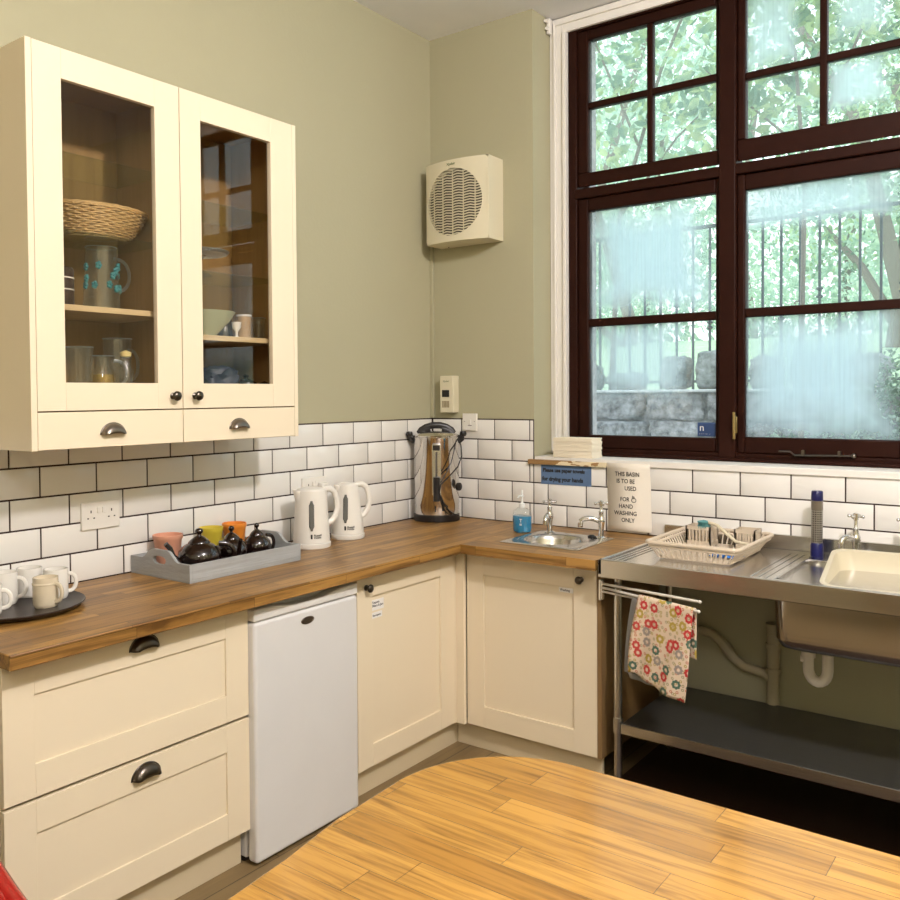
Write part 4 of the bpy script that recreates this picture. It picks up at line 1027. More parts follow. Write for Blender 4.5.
# ---- towel rail + towels
t = thing('towel_rail', 'white three-armed swing towel rail screwed to the cupboard end', 'towel rail', (1.25, -.585, .78))
MB().box(1.2435, 1.252, -.592, -.560, .735, .815).cyl((1.258,-.588,.74),(1.258,-.588,.812),.006,12).build('bracket', M['chrome'], t, .001)
rails = [((1.258,-.590,.800),(1.685,-.722,.815)), ((1.258,-.590,.785),(1.690,-.748,.788)), ((1.258,-.590,.770),(1.60,-.80,.776))]
R2 = ((1.258,-.590,.785),(1.690,-.748,.788))
for a, c_ in rails[:2]:
    MB().cyl(a, c_, .0052, 12).ball(c_, .006, 10, 8).build('arm', M['rod'], t)
a, c_ = rails[2]; MB().cyl(a, (1.56,-.640,.766), .0045, 12).build('arm', M['rod'], t)
def towel(name, label, p0, p1, zf0, zf1, zb0, zb1, mt, thick=.004, seed=0, gap=.012, hem=0, drop=None):
    """cloth over the rod between p0 and p1; front hem heights zf0..zf1, back zb0..zb1"""
    p0, p1 = V(p0), V(p1); ax = (p1-p0); n = 28; out = V((ax.y, -ax.x, 0)).normalized()
    if out.y > 0: out = -out
    prof = []
    vs = []; cols = []
    m = 26
    for i in range(n+1):
        u = i/n; p = p0.lerp(p1, u); top = p.z+.0075
        zf = zf0+(zf1-zf0)*u; zb = zb0+(zb1-zb0)*u
        col = []
        for j in range(m+1):      # back hem up to the top
            s = j/m; z_ = zb+(top-.008-zb)*s
            w = .006*math.sin(u*9+seed)*(1-s)
            col.append(p - out*(gap*.5+.003+w*.5) + V((0,0,z_-p.z)))
        for k in range(1, 6):
            a = PI*k/6; col.append(p + V((0,0,-.001)) - out*(math.cos(a)*(gap*.5+.003)) + V((0,0,math.sin(a)*.0085)))
        for j in range(m+1):
            s = j/m; z_ = (top-.008)+(zf-top+.008)*s
            w = .010*math.sin(u*7+seed+2*s)*s + .006*math.sin(u*15+s*3)*s + .012*s
            col.append(p + out*(gap*.5+.003+w) + V((-.028*s + .010*math.sin(s*3)*(u-.5), 0, z_-p.z)))
        cols.append(col)
    h = len(cols[0])
    for c in cols: vs += c
    fs = [(i*h+j, (i+1)*h+j, (i+1)*h+j+1, i*h+j+1) for i in range(n) for j in range(h-1)]
    o = MB().add(vs, fs).build(name, mt, smooth=80)
    so = o.modifiers.new('s', 'SOLIDIFY'); so.thickness = thick; so.offset = 0
    return tag(o, label, 'tea towel')
def onrail(u): return V(R2[0]).lerp(V(R2[1]), u)
towel('tea_towel', 'tea towel with red, green and yellow flower print hanging over the towel rail', onrail(.42), onrail(.965), .512, .470, .63, .62, M['floral'], seed=1)
o = towel('tea_towel', 'plain grey tea towel hanging on the rail behind the floral one', V((1.395,-.613,.767)), V((1.53,-.637,.7665)), .492, .462, .52, .51, M['bread'], seed=3)

# ---- table
t = thing('dining_table', 'oak block table with rounded corner in the foreground', 'table', (2.4, -2.7, 0))
M['oak'] = wood('oiled_oak_table', (.50,.265,.055), (.34,.165,.030), (.13,.055,.010), 'x', .070, .55, .26, .8, coat=.45, ramp=(.44,.68), seam=.0005, gscale=1.5)
tcx, tcy, TL, TR_, TF, TB = 0, 0, 1.622, 3.45, -1.984, -3.10
P = []
cr = .33
def arc(cx, cy, r, a0, a1, n=14): return [(cx+r*math.cos(a0+(a1-a0)*i/n), cy+r*math.sin(a0+(a1-a0)*i/n)) for i in range(n+1)]
P += arc(TR_-cr, TF-cr, cr, 0, PI/2) + arc(TL+.30, TF-.27, .285, PI/2, PI, 18)
P = arc(TR_-cr, TF-cr, cr, 0, PI/2)
# near-left rounded corner fitted as an ellipse quarter
for i in range(21):
    a = PI/2 + PI/2*i/20
    P.append((TL+.26+.26*math.cos(a), TF-.27+.27*math.sin(a)))
P += [(TL+.01, -2.45), (TL+.035, -2.60), (TL+.05, -2.75)]
P += arc(TL+.06+.25, TB+.28, .26, PI, 1.5*PI) + arc(TR_-cr, TB+cr, cr, 1.5*PI, 2*PI)
MB().prism(P, .712, .750).build('tabletop', M['oak'], t, .005, seg=3)
for x in (1.95, 3.2):
    for y in (-2.30, -2.86): MB().box(x-.035, x+.035, y-.035, y+.035, 0, .711).build('leg', M['oak'], t, .004)
b = MB().box(1.985, 3.165, -2.315, -2.295, .62, .711).box(1.985, 3.165, -2.865, -2.845, .62, .711).build('apron', M['oak'], t)

# ---- red chair at the left edge
t = thing('red_chair', 'glossy red moulded chair cut off by the lower left edge of the photo', 'chair', (1.02, -2.915, 0))
cxh, cyh = 1.0, -2.910
sx0, sx1, hw = .80, 1.20, .20
nU, nV = 22, 16
b = MB(); vs = []; fs = []
for i in range(nU+1):           # shell: from back top, down the back, over the seat to its front lip
    s = i/nU
    for j in range(nV+1):
        q = -1+2*j/nV
        if s < .5:
            k = s/.5; z_ = .80-(.80-.47)*k; x_ = .765+.035*math.sin(k*PI/2)-.0*k; w = hw*(.90+.10*k) if k > .12 else hw*(.74+.16*k/.12)
            x_ += .035*q*q*(1-k*.5)
            z_ -= .05*q*q*(1-k)
        else:
            k = (s-.5)/.5; x_ = .80+.40*k+.02*math.sin(PI*k); z_ = .47-.035*math.sin(min(1, k*2.2)*PI/2)+.02*max(0, k-.8)-.06*max(0, k-.9)*3; w = hw*(1.0+.13*math.sin(min(1,k*2)*PI)**.5*(1 if k < .5 else 0)+.06*(k < .5)*0)
            z_ += .022*q*q
        vs.append((x_, cyh+q*w, z_))
for i in range(nU):
    for j in range(nV): p = i*(nV+1)+j; fs.append((p, p+1, p+nV+2, p+nV+1))
o = b.add(vs, fs).build('seat_shell', M['red'], t, smooth=80); so = o.modifiers.new('s', 'SOLIDIFY'); so.thickness = .014
# rolled edge that swells where the back meets the seat
for sgn in (-1, 1):
    P_ = [(.775+.03, cyh+sgn*.165, .755), (.80, cyh+sgn*.200, .66), (.80, cyh+sgn*.207, .56), (.80, cyh+sgn*.214, .52), (.82, cyh+sgn*.226, .490), (.88, cyh+sgn*.228, .460), (1.05, cyh+sgn*.212, .442), (1.18, cyh+sgn*.19, .435)]
    MB().tube(P_, [.010,.012,.013,.019,.028,.028,.02,.015], 12).build('rolled_edge', M['red'], t)
    for (xa, xb) in ((.86, .80), (1.12, 1.17)):
        MB().cyl((xa, cyh+sgn*.15, .43), (xb, cyh+sgn*.19, 0), .011, 12).build('leg', M['chrome'], t)

# ---- mug tray and mugs
t = thing('round_tray', 'round dark tray holding cream and white mugs at the left end of the worktop', 'tray', (.200, -2.30, .90))
c = (.200, -2.30, .9003)
MB().lathe([(1e-6,0),(.165,0),(.180,.004),(.190,.016),(.188,.018),(.176,.008),(1e-6,.006)], c, 56).build('tray_body', M['traymetal'], t, smooth=50)
def mug(c, r, h, ha, m, label, taper=1.0, lid=None):
    t = thing('mug', label, 'mug', c, 0, 'mugs on the round tray')
    MB().lathe([(1e-6,0),(r*.86*taper,0),(r*.93*taper,.004),(r*taper,.012),(r,h*.9),(r,h),(r-.004,h),(r*taper-.005,.012),(1e-6,.008)], c, 30).build('body', m, t, smooth=50)
    dx, dy = math.cos(ha), math.sin(ha); P = []
    for i in range(13):
        s = PI*i/12; P.append((c[0]+dx*(r-.003+.026*math.sin(s)**.7), c[1]+dy*(r-.003+.026*math.sin(s)**.7), c[2]+h*.2+h*.6*(1-math.cos(s))/2))
    MB().tube(P, .0052, 8, flat=1.2).build('handle', m, t)
    return t
zt = .9064
mug((.264,-2.245,zt), .0355, .088, .35, M['mugcream'], 'cream-beige mug with a stepped neck at the front of the round tray', lid=1)
mug((.190,-2.172,zt), .036, .092, 1.2, M['mugwhite'], 'white mug at the right edge of the round tray with its handle to the right')
mug((.225,-2.395,zt), .038, .086, .9, M['mugwhite'], 'white mug nearest the left edge of the photo, handle to the right')
mug((.130,-2.300,zt), .037, .096, .9, M['mugwhite'], 'white mug at the back left of the round tray, by the tiles')
mug((.095,-2.205,zt), .037, .090, -1.9, M['mugwhite'], 'white mug at the back of the round tray, handle to the left')
# stepped neck ring on the cream mug
t = [o for o in bpy.data.objects if o.name == 'mug'][0]
MB().lathe([(.0356,.066),(.037,.068),(.037,.071),(.0356,.073)], (.264,-2.245,zt), 30).build('neck_ring', M['mugcream'], t)

# ---- grey tray with teapots
ty0, ty1, tx0, tx1, tz = -1.792, -1.285, .012, .345, .9003
t = thing('wooden_tray', 'grey painted wooden tray with shaped ends full of dark teapots', 'tray', (.18, -1.54, .90))
MB().box(tx0, tx1, ty0, ty1, tz, tz+.010).build('base', M['greywood'], t, .001)
MB().box(tx1-.011, tx1, ty0+.011, ty1-.011, tz+.0102, tz+.062).build('side', M['greywood'], t, .001)
MB().box(tx0, tx0+.011, ty0+.011, ty1-.011, tz+.0102, tz+.062).build('side', M['greywood'], t, .001)
def endwall(y0, y1):
    n = 30; prof = []
    w = tx1-tx0; cx = (tx0+tx1)/2
    for i in range(n+1):
        x = tx0+w*i/n; d = abs(x-cx)/(w/2)
        z_ = tz+.062 + .036*(0 if d > .62 else (1 if d < .25 else .5+.5*math.cos(PI*(d-.25)/.37)))
        prof.append((x, z_))
    vs = []; fs = []
    hole = []
    for i in range(28):
        a = 2*PI*i/28; ca, sa = math.cos(a), math.sin(a)
        hole.append((cx+.045*ca*(abs(ca)**-.3 if abs(ca) > .2 else 1.3)*.8, tz+.062+.0145*sa))
    # columns: outline ring with the hole bridged
    bm = bmesh.new()
    outer = [(tx0, tz+.0102)] + [(p[0], p[1]) for p in prof] + [(tx1, tz+.0102)]
    ov = [bm.verts.new((x, y0, z_)) for x, z_ in outer]; hv = [bm.verts.new((x, y0, z_)) for x, z_ in hole]
    E_ = [bm.edges.new((ov[i], ov[(i+1) % len(ov)])) for i in range(len(ov))] + [bm.edges.new((hv[i], hv[(i+1) % len(hv)])) for i in range(len(hv))]
    bmesh.ops.triangle_fill(bm, use_beauty=True, use_dissolve=False, edges=E_)
    r = bmesh.ops.extrude_face_region(bm, geom=list(bm.faces))
    for v in [g for g in r['geom'] if isinstance(g, bmesh.types.BMVert)]: v.co.y += y1-y0
    bm.verts.index_update()
    out = MB().add([tuple(v.co) for v in bm.verts], [tuple(v.index for v in f.verts) for f in bm.faces]); bm.free()
    return out
endwall(ty0, ty0+.011).build('shaped_end', M['greywood'], t)
endwall(ty1-.011, ty1).build('shaped_end', M['greywood'], t)
def teapot(c, r, H, spa, label, tilt=0, hang=None):
    """round brown-betty pot; spa = direction of the spout"""
    t = thing('teapot', label, 'teapot', c, 0, 'teapots in the grey tray'); k = r/.07; h = H*.66
    hang = spa+PI if hang is None else hang
    MB().lathe([(1e-6,0),(r*.6,0),(r*.66,.004),(r*.93,h*.26),(r,h*.48),(r*.93,h*.72),(r*.66,h*.92),(r*.46,h*.985),(r*.44,h*1.0),(1e-6,h)], c, 34).build('body', M['blackglaze'], t, smooth=60)
    lid = MB().lathe([(r*.50,h*.975),(r*.50,h*1.01),(r*.40,h*1.10),(r*.22,h*1.2),(r*.10,h*1.24),(r*.09,h*1.30),(r*.17,h*1.36),(r*.19,h*1.42),(r*.13,h*1.49),(1e-6,h*1.51)], c, 28).build('lid', M['blackglaze'], t, smooth=60)
    dx, dy = math.cos(spa), math.sin(spa)
    P = [(c[0]+dx*d, c[1]+dy*d, c[2]+z_) for d, z_ in [(r*.80,h*.28),(r*1.12,h*.42),(r*1.32,h*.66),(r*1.42,h*.92),(r*1.62,h*1.10)]]
    MB().tube(P, [r*.24,r*.19,r*.14,r*.115,r*.11], 14).build('spout', M['blackglaze'], t, smooth=60)
    dx, dy = math.cos(hang), math.sin(hang); P = []
    for i in range(15):
        s = PI*i/14; P.append((c[0]+dx*(r*.86+r*.72*math.sin(s)**.8), c[1]+dy*(r*.86+r*.72*math.sin(s)**.8), c[2]+h*.16+h*.76*(1-math.cos(s))/2))
    MB().tube(P, r*.085+.001, 9, flat=1.3).build('handle', M['blackglaze'], t)
    return t
tb = tz+.0104
teapot((.225,-1.660,tb), .077, .150, -1.75, 'largest dark glazed teapot at the left of the grey tray, spout to the left', hang=1.0)
teapot((.215,-1.508,tb), .060, .138, -.35, 'middle dark glazed teapot in the grey tray, spout towards the room', hang=PI-.35)
teapot((.215,-1.387,tb), .054, .134, PI/2-PI-.5, 'right-hand dark glazed teapot in the grey tray, handle to the right', hang=PI/2+.0)
for (y, r, h, m, lb) in [(-1.680, .052, .116, 'pink', 'pinkish terracotta beaker behind the largest teapot in the grey tray'), (-1.487, .044, .118, 'yellow', 'yellow beaker behind the middle teapot in the grey tray'), (-1.375, .046, .120, 'orange', 'orange beaker behind the right-hand teapot in the grey tray')]:
    c = (.072, y, tb); t = thing('beaker', lb, 'beaker', c, 0, 'coloured beakers in the grey tray')
    MB().lathe([(1e-6,0),(r*.72,0),(r*.95,h*.85),(r*1.02,h*.88),(r*1.02,h),(r*.95,h),(r*.68,.005),(1e-6,.005)], c, 28).build('body', M[m], t, smooth=50)

# ---- kettles
M['window_strip'] = mat('kettle_window', (.13,.13,.12), .15)
def kettle(c, rb, rt, H, label, hang, spa, wa, mir=1):
    t = thing('kettle', label, 'kettle', c, 0)
    x, y, z = c
    MB().lathe([(1e-6,0),(rb+.002,0),(rb+.004,.004),(rb+.004,.018),(rb,.021),(1e-6,.021)], c, 40).build('base', M['whiteplastic'], t)
    MB().lathe([(1e-6,.0225),(rb,.0225),(rb*.99,.045),(rt+(rb-rt)*.45,H*.55),(rt,H*.93),(rt*.99,H*.955),(1e-6,H*.955)], c, 44).build('body', M['whiteplastic'], t, smooth=50)
    MB().lathe([(rt*.93,H*.956),(rt*.90,H*.975),(rt*.6,H*.995),(1e-6,H)], c, 36).build('lid', M['whiteplastic'], t)
    dx, dy = math.cos(spa), math.sin(spa)
    # spout: wedge bulging from the rim
    b = MB(); vs = []
    n = 10
    for i in range(n+1):
        s = i/n; z_ = z+H*(.60+.37*s); out = .020*s**1.3; rr = rt+(rb-rt)*.45*(1-s*1.0)*.6
        for kk in range(-4, 5):
            q = kk/4; w = .026*(1-abs(q)**1.5*1.0)
            a = spa+q*.42
            e = rr-.004+out*(1-q*q)
            vs.append((x+math.cos(a)*e, y+math.sin(a)*e, z_))
    fs = [(i*9+k, i*9+k+1, (i+1)*9+k+1, (i+1)*9+k) for i in range(n) for k in range(8)]
    o = b.add(vs, fs).build('spout', M['whiteplastic'], t, smooth=70); so = o.modifiers.new('s','SOLIDIFY'); so.thickness = .003
    dx, dy = math.cos(hang), math.sin(hang)
    P = [(x+dx*d, y+dy*d, z+zz) for d, zz in [(rt*.8,H*.95),(rt+.022,H*.955),(rt+.042,H*.90),(rt+.054,H*.78),(rt+.058,H*.62),(rt+.048,H*.48),(rt+.030,H*.40),(rb*.93,H*.36)]]
    MB().tube(P, [.011,.012,.0115,.011,.011,.0115,.012,.011], 12, flat=1.1).build('handle', M['whiteplastic'], t, smooth=60)
    # water gauge and lettering wrapped on the wall facing the room
    ts = []; n = 14; vs = []
    for i in range(n+1):
        s = i/n; zz = H*(.30+.50*s); rr = rb+(rt-rb)*min(1, max(0, (zz/H-.19)/.74)) + .0018
        w = (.0105/rr)*min(1, math.sin(PI*max(.05, min(.95, s)))*2.6)*(1+.35*s*0)
        for q in (-1, -.4, .4, 1):
            vs.append((x+math.cos(wa+q*w)*rr, y+math.sin(wa+q*w)*rr, z+zz))
    fs = [(i*4+k, i*4+k+1, i*4+k+5, i*4+k+4) for i in range(n) for k in range(3)]
    o = MB().add(vs, fs).build('water_gauge', M['window_strip'], t); so = o.modifiers.new('s','SOLIDIFY'); so.thickness = .001
    # lettering
    la = wa+.12
    cu = text('lettering', 'Russell\nHobbs', .0115, (0,0,0), 'x', M['ink'], t, bold=.0003, space=.8)
    off = V(c)
    zz = .052; rr = rb+(rt-rb)*max(0, (zz/H-.19)/.74)+.0012
    for v in cu.data.vertices:
        p = v.co + off; a = la + (p.y)/rr
        v.co = V((x+math.cos(a)*rr, y+math.sin(a)*rr, z+zz+p.z)) - off
    b = MB(); a = la-.13
    b.box(-.0005, .0005, -.0035, .0035, -.010, .008).rot(Matrix.Translation((x+math.cos(a)*rr, y+math.sin(a)*rr, z+zz)) @ Matrix.Rotation(a, 4, 'Z'))
    b.build('logo_mark', M['ink'], t)
    return t
VA = math.atan2(-3.585+1.0, 2.727-.16)   # direction of the room from the kettles
kettle((.165,-1.048,.9003), .0755, .0635, .245, 'white electric kettle beside the grey tray, the left of the pair', 1.25, -1.95, VA+.02)
kettle((.138,-.800,.9003), .070, .047, .243, 'white electric kettle nearer the steel urn, the right of the pair', 1.15, -2.0, VA-.18)

# ---- urn
ux, uy = .132, -.142
t = thing('water_urn', 'tall polished steel catering urn with black lid handles in the worktop corner', 'urn', (ux, uy, .90)); c = (ux, uy, .9003); r = .112
MB().lathe([(1e-6,0),(r+.003,0),(r+.004,.004),(r+.003,.030),(r-.002,.034),(1e-6,.034)], c, 48).build('base', M['blackpl'], t)
MB().lathe([(1e-6,.0345),(r-.002,.0345),(r-.002,.080),(r,.082),(r,.405),(r+.003,.409),(r+.003,.415),(1e-6,.415)], c, 56).build('body', M['steelmirror'], t, smooth=50)
MB().lathe([(r+.001,.4155),(r+.002,.422),(r*.93,.430),(r*.5,.441),(1e-6,.444)], c, 56).build('lid', M['steelmirror'], t, smooth=50)
vd = math.atan2(-3.585-uy, 2.727-ux); rgt = V((-math.sin(vd), math.cos(vd), 0)); fwd = V((math.cos(vd), math.sin(vd), 0))
U = lambda a, f, z_: tuple(V(c)+rgt*a+fwd*f+V((0,0,z_)))
P = [U(-.085,0,.430),U(-.075,0,.447),U(-.05,0,.462),U(-.02,0,.471),U(.02,0,.471),U(.05,0,.462),U(.075,0,.447),U(.085,0,.430)]
b = MB().tube(P, .011, 12, flat=1.5)
b.tube([U(-.088,0,.425),U(-.06,0,.447),U(-.03,0,.455)], .013, 10).tube([U(.088,0,.425),U(.06,0,.447),U(.03,0,.455)], .013, 10)
b.build('lid_handle', M['blackpl'], t)
for s in (-1, 1):
    b = MB().tube([U(s*(r-.002),0,.385),U(s*(r+.018),0,.400),U(s*(r+.020),0,.425)], .010, 10).lathe([(1e-6,-.014),(.014,-.012),(.018,0),(.014,.012),(1e-6,.014)], U(s*(r+.022),0,.428), 14)
    b.tube([U(s*(r+.0),0,.405),U(s*(r+.03),.0,.432)], .011, 10)
    b.build('side_handle', M['blackpl'], t)
FZ = r+.0
b = MB().rot(Matrix.Identity(4))
vs = []
def plate(w, z0, z1, e0, name, m, da=0.0):
    vs = []; n = 10
    for i in range(n+1):
        a = vd+da-(w/2)/r+(w/r)*i/n
        for rr in (r-.001, r+e0):
            for zz in (z0, z1): vs.append((ux+math.cos(a)*rr, uy+math.sin(a)*rr, c[2]+zz))
    fs = []
    for i in range(n):
        o = i*4; p = o+4
        fs += [(o+2, p+2, p+3, o+3), (o, o+1, p+1, p), (o+1, o+3, p+3, p+1), (o, p, p+2, o+2)]
    fs += [(0,2,3,1), (n*4, n*4+1, n*4+3, n*4+2)]
    return MB().add(vs, fs).build(name, m, t, smooth=50)
plate(.040, .135, .380, .010, 'gauge_guard', M['steel'])
plate(.009, .16, .345, .0135, 'sight_glass', mat('sight_glass', (.10,.09,.08), .1))
plate(.030, .352, .378, .012, 'guard_cap', M['blackpl'])
b = MB().cyl(U(0,r,.165), U(0,r+.035,.165), .016, 16).cyl(U(0,r+.028,.215), U(0,r+.028,.110), .013, 14, ).box(-.018,.018,-.012,.012,-.04,.04).rot(Matrix.Translation(U(.0,r+.03,.165)) @ Matrix.Rotation(vd+PI/2, 4, 'Z'), 0) if False else MB().cyl(U(0,r,.165), U(0,r+.035,.165), .016, 16).cyl(U(0,r+.030,.225), U(0,r+.030,.108), .0165, 16)
b.build('tap', M['blackpl'], t)
MB().lathe([(1e-6,0),(.020,.002),(.020,.014),(1e-6,.018)], (0,0,0), 18, 'x').rot(Matrix.Translation(U(.103,.058,.17)) @ Matrix.Rotation(vd+.9, 4, 'Z')).build('thermostat_knob', M['blackpl'], t)
b = MB()
b.tube([U(.112,.02,.405),U(.122,.045,.37),U(.125,.06,.32),U(.105,.085,.27),U(.06,.125,.225),U(.02,.148,.19),U(.012,.152,.15),U(.03,.145,.10),U(.06,.125,.06),U(.085,.105,.040),U(.11,.08,.028)], .0032, 8)
b.tube([U(.100,.045,.405),U(.085,.090,.34),U(.07,.105,.29),U(.045,.125,.24),U(.02,.15,.2)], .0028, 8)
b.tube([U(.012,.152,.15),U(.022,.15,.10),U(.045,.14,.055),U(.07,.12,.034)], .0028, 8)
b.build('power_cord', M['blackpl'], t)
plate(.012, .055, .082, .002, 'switch', M['blackpl'], .30); plate(.008, .058, .080, .0022, 'switch', M['blackpl'], .47); plate(.006, .052, .078, .002, 'indicator_lamp', M['blackpl'], -.06)

# ---- sockets, switch, control box, fan
def socket(name, label, y0, y1, z0, z1, two=True):
    t = thing(name, label, 'socket', (.0, (y0+y1)/2, z0))
    MB().box(.0075, .017, y0, y1, z0, z1).build('faceplate', M['whiteplastic'], t, .002)
    zc = (z0+z1)/2; b = MB(); w = y1-y0
    for yc in (y0+w*.24, y0+w*.78):
        b.box(.0168, .0174, yc-.002, yc+.002, zc+.010, zc+.019)
        for s in (-1, 1): b.box(.0168, .0174, yc+s*.011-.003, yc+s*.011+.003, zc-.010, zc-.006)
    b.build('pin_slots', M['ink'], t)
    for s in (-1, 1): MB().box(.017, .0205, (y0+y1)/2+s*.010-.006, (y0+y1)/2+s*.010+.006, zc+.008, zc+.028).build('rocker_switch', M['whiteplastic'], t, .001)
    return t
socket('double_socket', 'white double wall socket on the tiles left of the grey tray', -1.980, -1.837, 1.073, 1.166)
socket('double_socket', 'white double wall socket on the tiles behind the kettles', -.952, -.805, 1.073, 1.166)
t = thing('plug', 'white plug in the socket behind the kettles', 'plug', (.02, -.84, 1.1))
MB().box(.0176, .050, -.862, -.826, 1.092, 1.140).build('plug_body', M['whiteplastic'], t, .004)
MB().tube([(.045,-.842,1.092),(.046,-.842,1.05),(.030,-.835,.97),(.030,-.86,.908)], .003, 8).build('cable', M['mugwhite'], t)
t = thing('wall_switch', 'single white fused switch straddling the tile edge behind the urn', 'switch', (.25, 0, 1.34))
MB().box(.206, .292, -.0185, -.0085, 1.342, 1.428).build('faceplate', M['whiteplastic'], t, .002)
MB().box(.244, .258, -.0225, -.0185, 1.372, 1.398).build('rocker_switch', M['mugwhite'], t, .001)
b = MB()
for x in (.219, .279): b.cyl((x,-.0184,1.389),(x,-.0192,1.387),.003,10)
b.box(.240,.262,-.0192,-.0184,1.366,1.369); b.build('screws', M['pewter'], t)
t = thing('fan_control_box', 'ivory fan control box with a dark window mounted above the wall switch', 'control box', (.13, 0, 1.43))
MB().box(.090, .172, -.052, -.0, 1.433, 1.619).build('housing', M['ivory'], t, .003)
MB().box(.104, .148, -.0535, -.052, 1.512, 1.547).build('display', M['ink'], t)
b = MB()
for k in range(5): b.box(.105+.009*k, .111+.009*k, -.0532, -.052, 1.458, 1.492)
b.build('vent_slots', mat('vent_dark', (.30,.24,.14), .6), t)
text('lettering', 'Xpelair', .013, (.110, -.0524, 1.588), 'y', mat('green_ink', (.10,.14,.04), .6), t)
t = thing('extractor_fan', 'ivory extractor fan with a round louvred grille high on the wall by the corner', 'fan', (.257, 0, 2.27))
FX0, FX1, FZ0, FZ1 = .070, .444, 2.271, 2.666
fy = lambda x: -.128 - .034*(1-((x-(FX0+FX1)/2)/((FX1-FX0)/2))**2)
nn = 24; xs = [FX0+(FX1-FX0)*i/nn for i in range(nn+1)]
b = MB()
# sides, top and bottom
pts = [(FX0, -.0005)] + [(x, fy(x)) for x in xs] + [(FX1, -.0005)]
vs = [(x, y, FZ0) for x, y in pts] + [(x, y, FZ1) for x, y in pts]; n = len(pts)
fs = [tuple(range(n)), tuple(range(2*n-1, n-1, -1)), (n-1, 0, n, 2*n-1), (0, 1, n+1, n), (n-2, n-1, 2*n-1, 2*n-2)]
b.add(vs, fs)
# front face with a round opening
fcx, fcz, fr = .250, 2.462, .163
seg = 96; ring = []; outl = []
for k in range(seg):
    a = 2*PI*k/seg; ca, sa = math.cos(a), math.sin(a)
    tx = ((FX1 if ca > 0 else FX0)-fcx)/ca if abs(ca) > 1e-6 else 1e9
    tz_ = ((FZ1 if sa > 0 else FZ0)-fcz)/sa if abs(sa) > 1e-6 else 1e9
    T = min(tx, tz_); ring.append((fcx+fr*ca, fcz+fr*sa)); outl.append((fcx+T*ca, fcz+T*sa))
for s0 in range(4):
    pass
vs = []; lay = 5
for s in range(lay+1):
    for k in range(seg):
        x = ring[k][0]+(outl[k][0]-ring[k][0])*s/lay; z_ = ring[k][1]+(outl[k][1]-ring[k][1])*s/lay
        vs.append((x, fy(x), z_))
for k in range(seg): x, z_ = ring[k]; vs.append((x, fy(x)+.018, z_))
fs = [(s*seg+k, s*seg+(k+1) % seg, (s+1)*seg+(k+1) % seg, (s+1)*seg+k) for s in range(lay) for k in range(seg)]
o_ = (lay+1)*seg
fs += [(k, (k+1) % seg, o_+(k+1) % seg, o_+k) for k in range(seg)]
b.add(vs, fs); b.build('housing', M['ivory'], t, smooth=30)
b = MB(); vs = [(fcx+fr*math.cos(2*PI*k/64), fy(fcx)+.030, fcz+fr*math.sin(2*PI*k/64)) for k in range(64)]
b.prism([(v[0], v[2]) for v in vs], -.118, -.110, 'y'); b.build('dark_interior', mat('fan_inside', (.05,.035,.02), .7), t)
b = MB(); ns = 25
for i in range(ns):
    z_ = fcz-fr+2*fr*(i+.5)/ns; hwid = math.sqrt(max(0, fr*fr-(z_-fcz)**2))
    if hwid < .02: continue
    P = [(fcx-hwid+2*hwid*q/16, fy(fcx-hwid+2*hwid*q/16)+.004, z_+.0028*math.sin((fcx-hwid+2*hwid*q/16)*2*PI/.066)) for q in range(17)]
    b.tube(P, .0035, 6, flat=1.0)
for k in range(-2, 3):
    x = fcx+k*.062; hh = math.sqrt(max(0, fr*fr-(x-fcx)**2)); b.box(x-.0022, x+.0022, fy(x)+.0065, fy(x)+.012, fcz-hh, fcz+hh)
b.build('grille', M['ivory'], t)
b = MB()
for k in range(18): z_ = 2.40+.012*k; b.box(.4215, .4400, fy(.43)-.0012, fy(.43)+.004, z_, z_+.002)
b.build('edge_ribs', M['ivory'], t)
text('lettering', 'Xpelair', .017, (.222, fy(.24)-.0006, 2.640), 'y', mat('green_ink2', (.10,.14,.04), .6), t, bold=.0004)
MB().cyl((.136,-.03,2.271),(.136,-.03,2.268),.003).build('screw', M['pewter'], t)

# ================================================================= LIGHTING
def globe_light(x, y, label, power, col=(1,.94,.925), rad=.12):
    z = ZC-.24; t = thing('ceiling_light', label, 'light', (x, y, z))
    MB().lathe([(1e-6,-.045),(.07,-.045),(.08,-.001),(1e-6,-.001)], (x, y, ZC), 24).build('ceiling_rose', M['whiteplastic'], t)
    MB().cyl((x, y, z+rad*.9), (x, y, ZC-.046), .02, 14).build('stem', M['whiteplastic'], t)
    MB().ball((x, y, z), rad, 32, 20, .92).build('glass_globe', M['globe'], t)
    l = bpy.data.lights.new('lamp_bulb', 'POINT'); l.shadow_soft_size = rad*.85; l.energy = power; l.color = col
    o = bpy.data.objects.new('lamp_bulb', l); COL.objects.link(o); o.location = (x, y, z)
M['globe'] = thin_glass('opal_globe', (1,1,1), .5)
globe_light(3.1, -2.2, 'round glass ceiling light nearer the window wall', 265)
globe_light(3.3, -4.3, 'round glass ceiling light at the near end of the room', 70)
w = bpy.data.worlds.new('sky'); scn.world = w; w.use_nodes = True; nt = w.node_tree
bg = nt.nodes['Background']
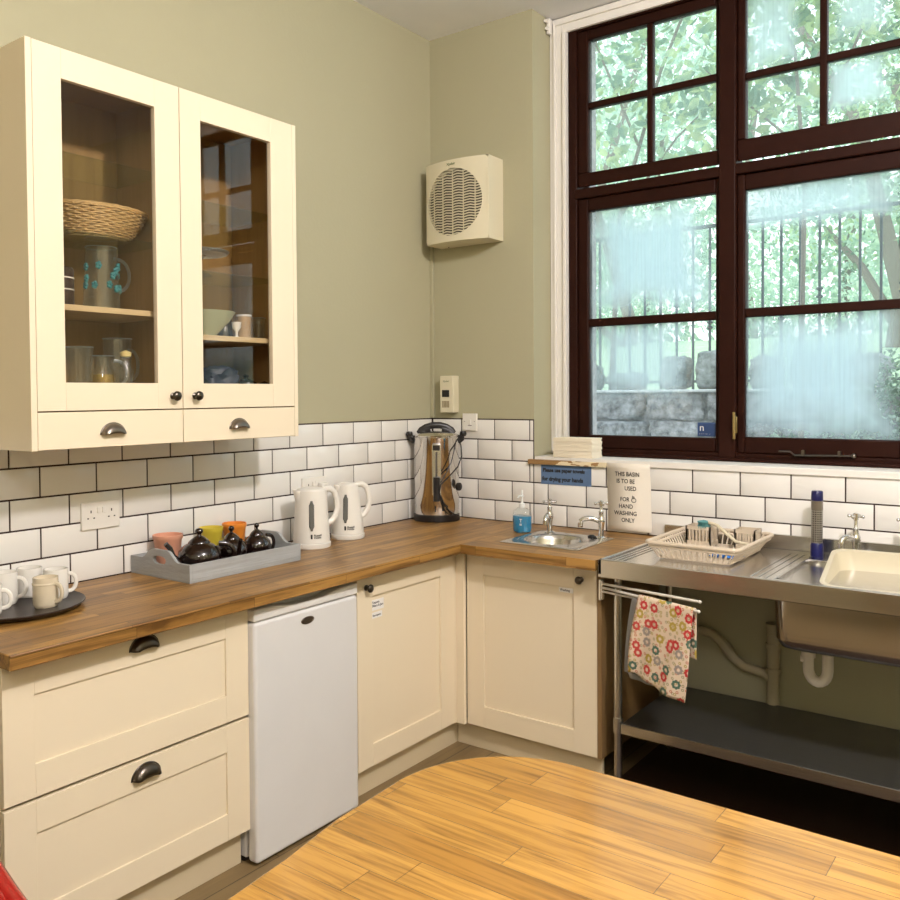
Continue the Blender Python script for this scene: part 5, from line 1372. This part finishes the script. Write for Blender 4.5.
tc = nt.nodes.new('ShaderNodeTexCoord'); sp = nt.nodes.new('ShaderNodeSeparateXYZ'); nt.links.new(tc.outputs['Generated'], sp.inputs[0])
rp = nt.nodes.new('ShaderNodeValToRGB'); rp.color_ramp.elements[0].position = 0; rp.color_ramp.elements[1].position = .7
rp.color_ramp.elements[0].color = (.86,.96,.94,1); rp.color_ramp.elements[1].color = (.74,.88,1,1)
nt.links.new(sp.outputs[2], rp.inputs[0]); nt.links.new(rp.outputs[0], bg.inputs[0]); bg.inputs[1].default_value = 2.8
l = bpy.data.lights.new('window_portal', 'AREA'); l.shape = 'RECTANGLE'; l.size = 2.4; l.size_y = 2.1; l.cycles.is_portal = True
o = bpy.data.objects.new('window_portal', l); COL.objects.link(o); o.location = (1.85, .36, 2.25); o.rotation_euler = (-PI/2, 0, 0)

# ================================================================= CAMERA
f, ppx, ppy, yaw, pit, rol = 863.81874, 440.71458, 414.06385, .64047, -.02339, .00684
F = V((math.sin(-yaw)*math.cos(pit), math.cos(yaw)*math.cos(pit), math.sin(pit)))
R = V((math.cos(yaw), math.sin(yaw), 0)); Up = R.cross(F)
cr_, sr_ = math.cos(rol), math.sin(rol)
rc = R*cr_ - Up*sr_; uc = R*sr_ + Up*cr_
cam = bpy.data.cameras.new('camera'); co = bpy.data.objects.new('camera', cam); COL.objects.link(co)
mw = Matrix.Identity(4)
for i in range(3): mw[i][0] = rc[i]; mw[i][1] = uc[i]; mw[i][2] = -F[i]
mw[0][3], mw[1][3], mw[2][3] = 2.7267, -3.58489, 1.52788
co.matrix_world = mw
cam.sensor_width = 36; cam.lens = f/900*36; cam.shift_x = (450-ppx)/900; cam.shift_y = (ppy-450)/900
cam.clip_start = .05; cam.clip_end = 200
scn.camera = co
scn.view_settings.view_transform = 'Standard'; scn.view_settings.look = 'None'
scn.view_settings.exposure = 0.0; scn.view_settings.gamma = 1
scn.cycles.use_denoising = True
scn.cycles.max_bounces = 10; scn.cycles.transparent_max_bounces = 16; scn.cycles.sample_clamp_indirect = 6
for o in scn.objects:
    if '_w' in o: del o['_w']
